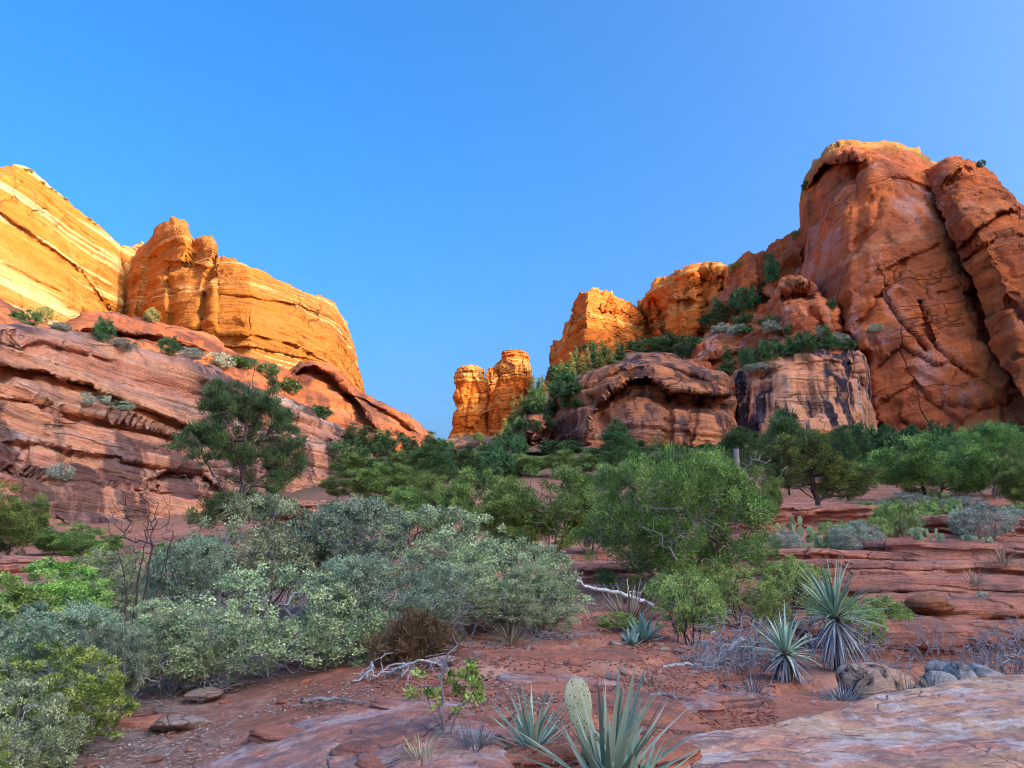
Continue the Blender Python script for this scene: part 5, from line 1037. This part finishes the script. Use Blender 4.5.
# pale leaning branch and dead snag
def limb(name, pts, rad, mat, label, cat, twigs=10, seed=1, tl=0.3):
    pts = np.array(pts, float); rng = np.random.default_rng(seed); t = np.linspace(0, 1, 26); k = np.linspace(0, 1, len(pts))
    P = np.stack([np.interp(t, k, pts[:, i]) for i in range(3)], 1) + rng.normal(size=(26, 3)) * rad[0] * 0.35; R = np.interp(t, [0, 1], rad)
    a, b, ra, rb = list(P[:-1]), list(P[1:]), list(R[:-1]), list(R[1:])
    for q in range(twigs):
        i = rng.integers(4, 25); p = P[i]; d = rng.normal(size=3); d[2] = abs(d[2]) * 0.4; d /= np.linalg.norm(d); r = R[i] * 0.45
        for s_ in range(5): n_ = p + (d + rng.normal(size=3) * 0.3) * tl / 5; a.append(p); b.append(n_); ra.append(r); rb.append(r * 0.75); r *= 0.75; p = n_
    V, f = tubes(a, b, ra, rb, 7); o = mk(name, V, f, M[mat]); return tag(o, label, cat)
limb('fallen_branch', [px(654, 606, 10.5), px(620, 592, 10.4), px(590, 588, 10.2), px(572, 577, 10.0), px(548, 572, 9.8)], (0.03, 0.012), 'palewood', 'long pale bare branch leaning out of the thicket above the dried yucca', 'branch', 9, 5)
b = gp(737, 24); top = px(736, 450, 24)
sn = empty('dead_snag', b); tag(sn, 'broken grey dead tree trunk standing right of the big juniper', 'dead tree')
V, f = tubes(*[np.array(q) for q in ([(0, 0, -.2), (0.03, 0, .8), (0, 0, 1.6)], [(0.03, 0, .8), (0, 0, 1.6), (top[0] - b[0], 0, top[2] - b[2])], [.16, .14, .11], [.14, .11, .09])], 8); mk('trunk', V, f, M['greybark'], sn)
rng = np.random.default_rng(8); att = envelope([(0.8, 0, 1.7, 0.9, 0.5, 0.7)], 26, rng); p0, p1, r0, r1, _ = skeleton([[(0, 0, .9), (0.4, 0, 1.7), (1.0, 0, 1.4)], [(0, 0, 1.5), (0.5, 0, 2.1), (0.9, 0, 2.0)]], att, rng, 0.15, 0.012, 0.4, 0.2); V, f = tubes(p0, p1, r0, r1, 5); mk('branch', V, f, M['greybark'], sn)
for i, (u, v, d, L, lab) in enumerate([(680, 664, 7.8, 0.5, 'short brown stick on the red soil below the small manzanita'), (655, 690, 6.2, 0.4, 'thin curved twig on the soil near the big slab'), (585, 762, 4.0, 0.5, 'dry stick beside the large yucca'), (345, 700, 6.2, 0.5, 'pale twig lying across the lower slab edge'), (720, 640, 8.2, 0.6, 'crooked grey stick in the twig tangle'), (930, 660, 7.0, 0.5, 'thin twig lying over the grey rocks'), (215, 690, 7.4, 0.7, 'bleached twig on the litter below the thicket')]):
    x, y, z = gp(u, d); limb('stick', [(x - L * .5, y, z + .03), (x, y + .05, z + .05), (x + L * .5, y - .1, z + .03)], (0.018, 0.006), 'greybark' if i % 2 else 'deadwood', lab, 'stick', 3, 40 + i, 0.12)
x, y, z = gp(585, 4.35)
cactus((x, y, z), [(-0.03, 0.02, 0.22, 0.17, 0.30, 10, -10, 'palepad'), (0.0, 0.03, -0.02, 0.17, 0.27, 20, 0), (0.14, 0.08, 0.0, 0.15, 0.2, -20, 25)], 'prickly pear with one tall pale spiny pad behind the large yucca', spines=True)
x, y, z = gp(668, 4.05)
cactus((x, y, z), [(-0.06, 0, -0.05, 0.2, 0.2, 15, -15), (0.1, -0.02, -0.07, 0.22, 0.18, -10, 22), (0.02, 0.1, 0.0, 0.16, 0.18, 30, 0)], 'low prickly pear at the bottom edge, right of the large yucca', spines=True)
for u, d, s, n, sd_, lab in [(920, 19.5, 0.19, 14, 1, 'prickly pear with upright pads above the dark ledge, left one'), (968, 17.5, 0.21, 18, 2, 'prickly pear with big round pads near the sage bush, right one'), (808, 18.0, 0.17, 12, 3, 'blue green prickly pear left of the grey sage'), (795, 19.5, 0.2, 7, 4, 'small blue green prickly pear at the juniper foot'), (786, 22.5, 0.2, 6, 5, 'tiny prickly pear on the pink shelf')]:
    x, y, z = gp(u, d); cactus((x, y, z), rand_pads(n, s, sd_), lab)
# ------------------------------------------------------------------ boulders, stones, litter
x, y, z = gp(856, 7.1); boulder('boulder', (x, y, z + 0.10), (0.62, 0.5, 0.42), 3, M['patch_rock'], 0.3, 'tan boulder with black lichen spots behind the slab')
for i, (u, d, s, lab) in enumerate([(912, 7.3, 0.24, 'grey rock behind the slab, left of three'), (934, 7.4, 0.30, 'grey white rock behind the slab, middle of three'), (955, 7.6, 0.28, 'flat grey rock behind the slab, right of three'), (922, 7.7, 0.3, 'darker grey rock wedged behind the other grey rocks')]):
    x, y, z = gp(u, d); boulder('rock', (x, y, z + s * 0.25), (s * 1.3, s, s * 0.8), 20 + i, M['grey_rock'], i, lab)
x, y, z = gp(200, 6.3); boulder('flat_stone', (x, y, z + 0.05), (0.42, 0.3, 0.13), 31, M['tan_stone'], 0.2, 'flat tan stone on the litter at lower left, larger one', 'stone')
x, y, z = gp(226, 7.0); boulder('flat_stone', (x, y, z + 0.05), (0.3, 0.22, 0.1), 32, M['tan_stone'], 0.8, 'pale flat stone on the litter, just behind the larger one', 'stone')
x, y, z = gp(445, 7.3); boulder('flat_stone', (x, y, z + 0.05), (0.3, 0.16, 0.07), 33, M['tan_stone'], 0.1, 'pale flat stone beside the rust brown clump', 'stone')
x, y, z = gp(915, 10.4); boulder('rock', (x, y, float(px(915, 604, 10.4)[2])), (0.5, 0.5, 0.2), 34, M['orange_rock'], 0.1, 'orange knob of rock on the red ledge')
sp_ = []
for i in range(6):
    V, f = boulder_bm((1, 0.8, 0.45), 50 + i, n=20); me = mk('stone', V, f[:, ::-1], M['tan_stone' if i % 2 else 'ledge']); sp_.append(me)
r3 = random.Random(5)
for k in range(170):
    d = 4.6 * math.exp(r3.uniform(0, 0.95)); u = r3.uniform(395, 720) if k % 4 else r3.uniform(120, 400)
    s = r3.uniform(0.03, 0.10) * (1 + (d > 7) * 0.5); x, y, z = gp(u, d); o = sp_[k] if k < 6 else sp_[k % 6].copy()
    if k >= 6: COL.objects.link(o)
    o.location = (x, y, z + s * 0.1); o.scale = (s * r3.uniform(.8, 1.6), s, s); o.rotation_euler = (r3.uniform(-.2, .2), r3.uniform(-.2, .2), r3.uniform(0, 6))
    tag(o, 'small loose stone on the bare red soil between the plants' if k % 4 else 'small loose stone on the brown litter under the thicket', 'stone', 'loose stones on the soil')
def litter(n, name, L, W, mat, regions, seed):
    rng = np.random.default_rng(seed); X, Y = [], []
    for (ul, ur, d0, d1, fr) in regions:
        m = int(n * fr); d = d0 * np.exp(rng.uniform(0, math.log(d1 / d0), m)); u = rng.uniform(ul, ur, m); X.append((u - 512) / F * d); Y.append(d)
    X = np.concatenate(X); Y = np.concatenate(Y); Z = ground_z(X, Y) + 0.008; k = fbm(np.stack([X * 1.3, Y * 1.3, 0 * X], -1), 4, seed) > -0.08; C = np.stack([X, Y, Z], 1)[k]
    V, f, t = leaves(C, 1, 0.01, L, W, rng, up=0.0, flat=0.2); V = V.reshape(-1, 4, 3); V[:, :, 2] = V[:, :1, 2] + (V[:, :, 2] - V[:, :1, 2]) * 0.3 + 0.004
    o = mk(name, V.reshape(-1, 3), f, M[mat], None, tint=t, smooth=False); return tag(o, kind='stuff')
tag(litter(14000, 'leaf_litter', 0.04, 0.018, 'litter', [(100, 560, 5.2, 10, 0.7), (640, 900, 6.5, 10, 0.2), (400, 640, 4.4, 8, 0.1)], 61), kind='stuff')
tag(litter(2600, 'fallen_twigs', 0.16, 0.005, 'deadblade', [(100, 560, 5.5, 10, 0.7), (640, 900, 6.5, 10, 0.3)], 62), kind='stuff')
def gravel():
    rng = np.random.default_rng(71); n = 9000; d = 4.2 * np.exp(rng.uniform(0, 1.0, n)); u = rng.uniform(380, 760, n); X = (u - 512) / F * d; Z = ground_z(X, d)
    s = rng.uniform(0.006, 0.022, n) ; c = np.stack([X, d, Z + s * 0.2], 1)
    o8 = np.array([[1, 0, 0], [0, 1, 0], [-1, 0, 0], [0, -1, 0], [0, 0, .7], [0, 0, -.7]], float); V = c[:, None] + (o8[None] * s[:, None, None]) * rng.uniform(0.5, 1.4, (n, 6, 1))
    tf = np.array([[0, 1, 4], [1, 2, 4], [2, 3, 4], [3, 0, 4], [1, 0, 5], [2, 1, 5], [3, 2, 5], [0, 3, 5]]); f = (np.arange(n)[:, None, None] * 6 + tf[None]).reshape(-1, 3)
    tag(mk('gravel', V.reshape(-1, 3), f, M['ledge'], None, smooth=False), kind='stuff')
gravel()
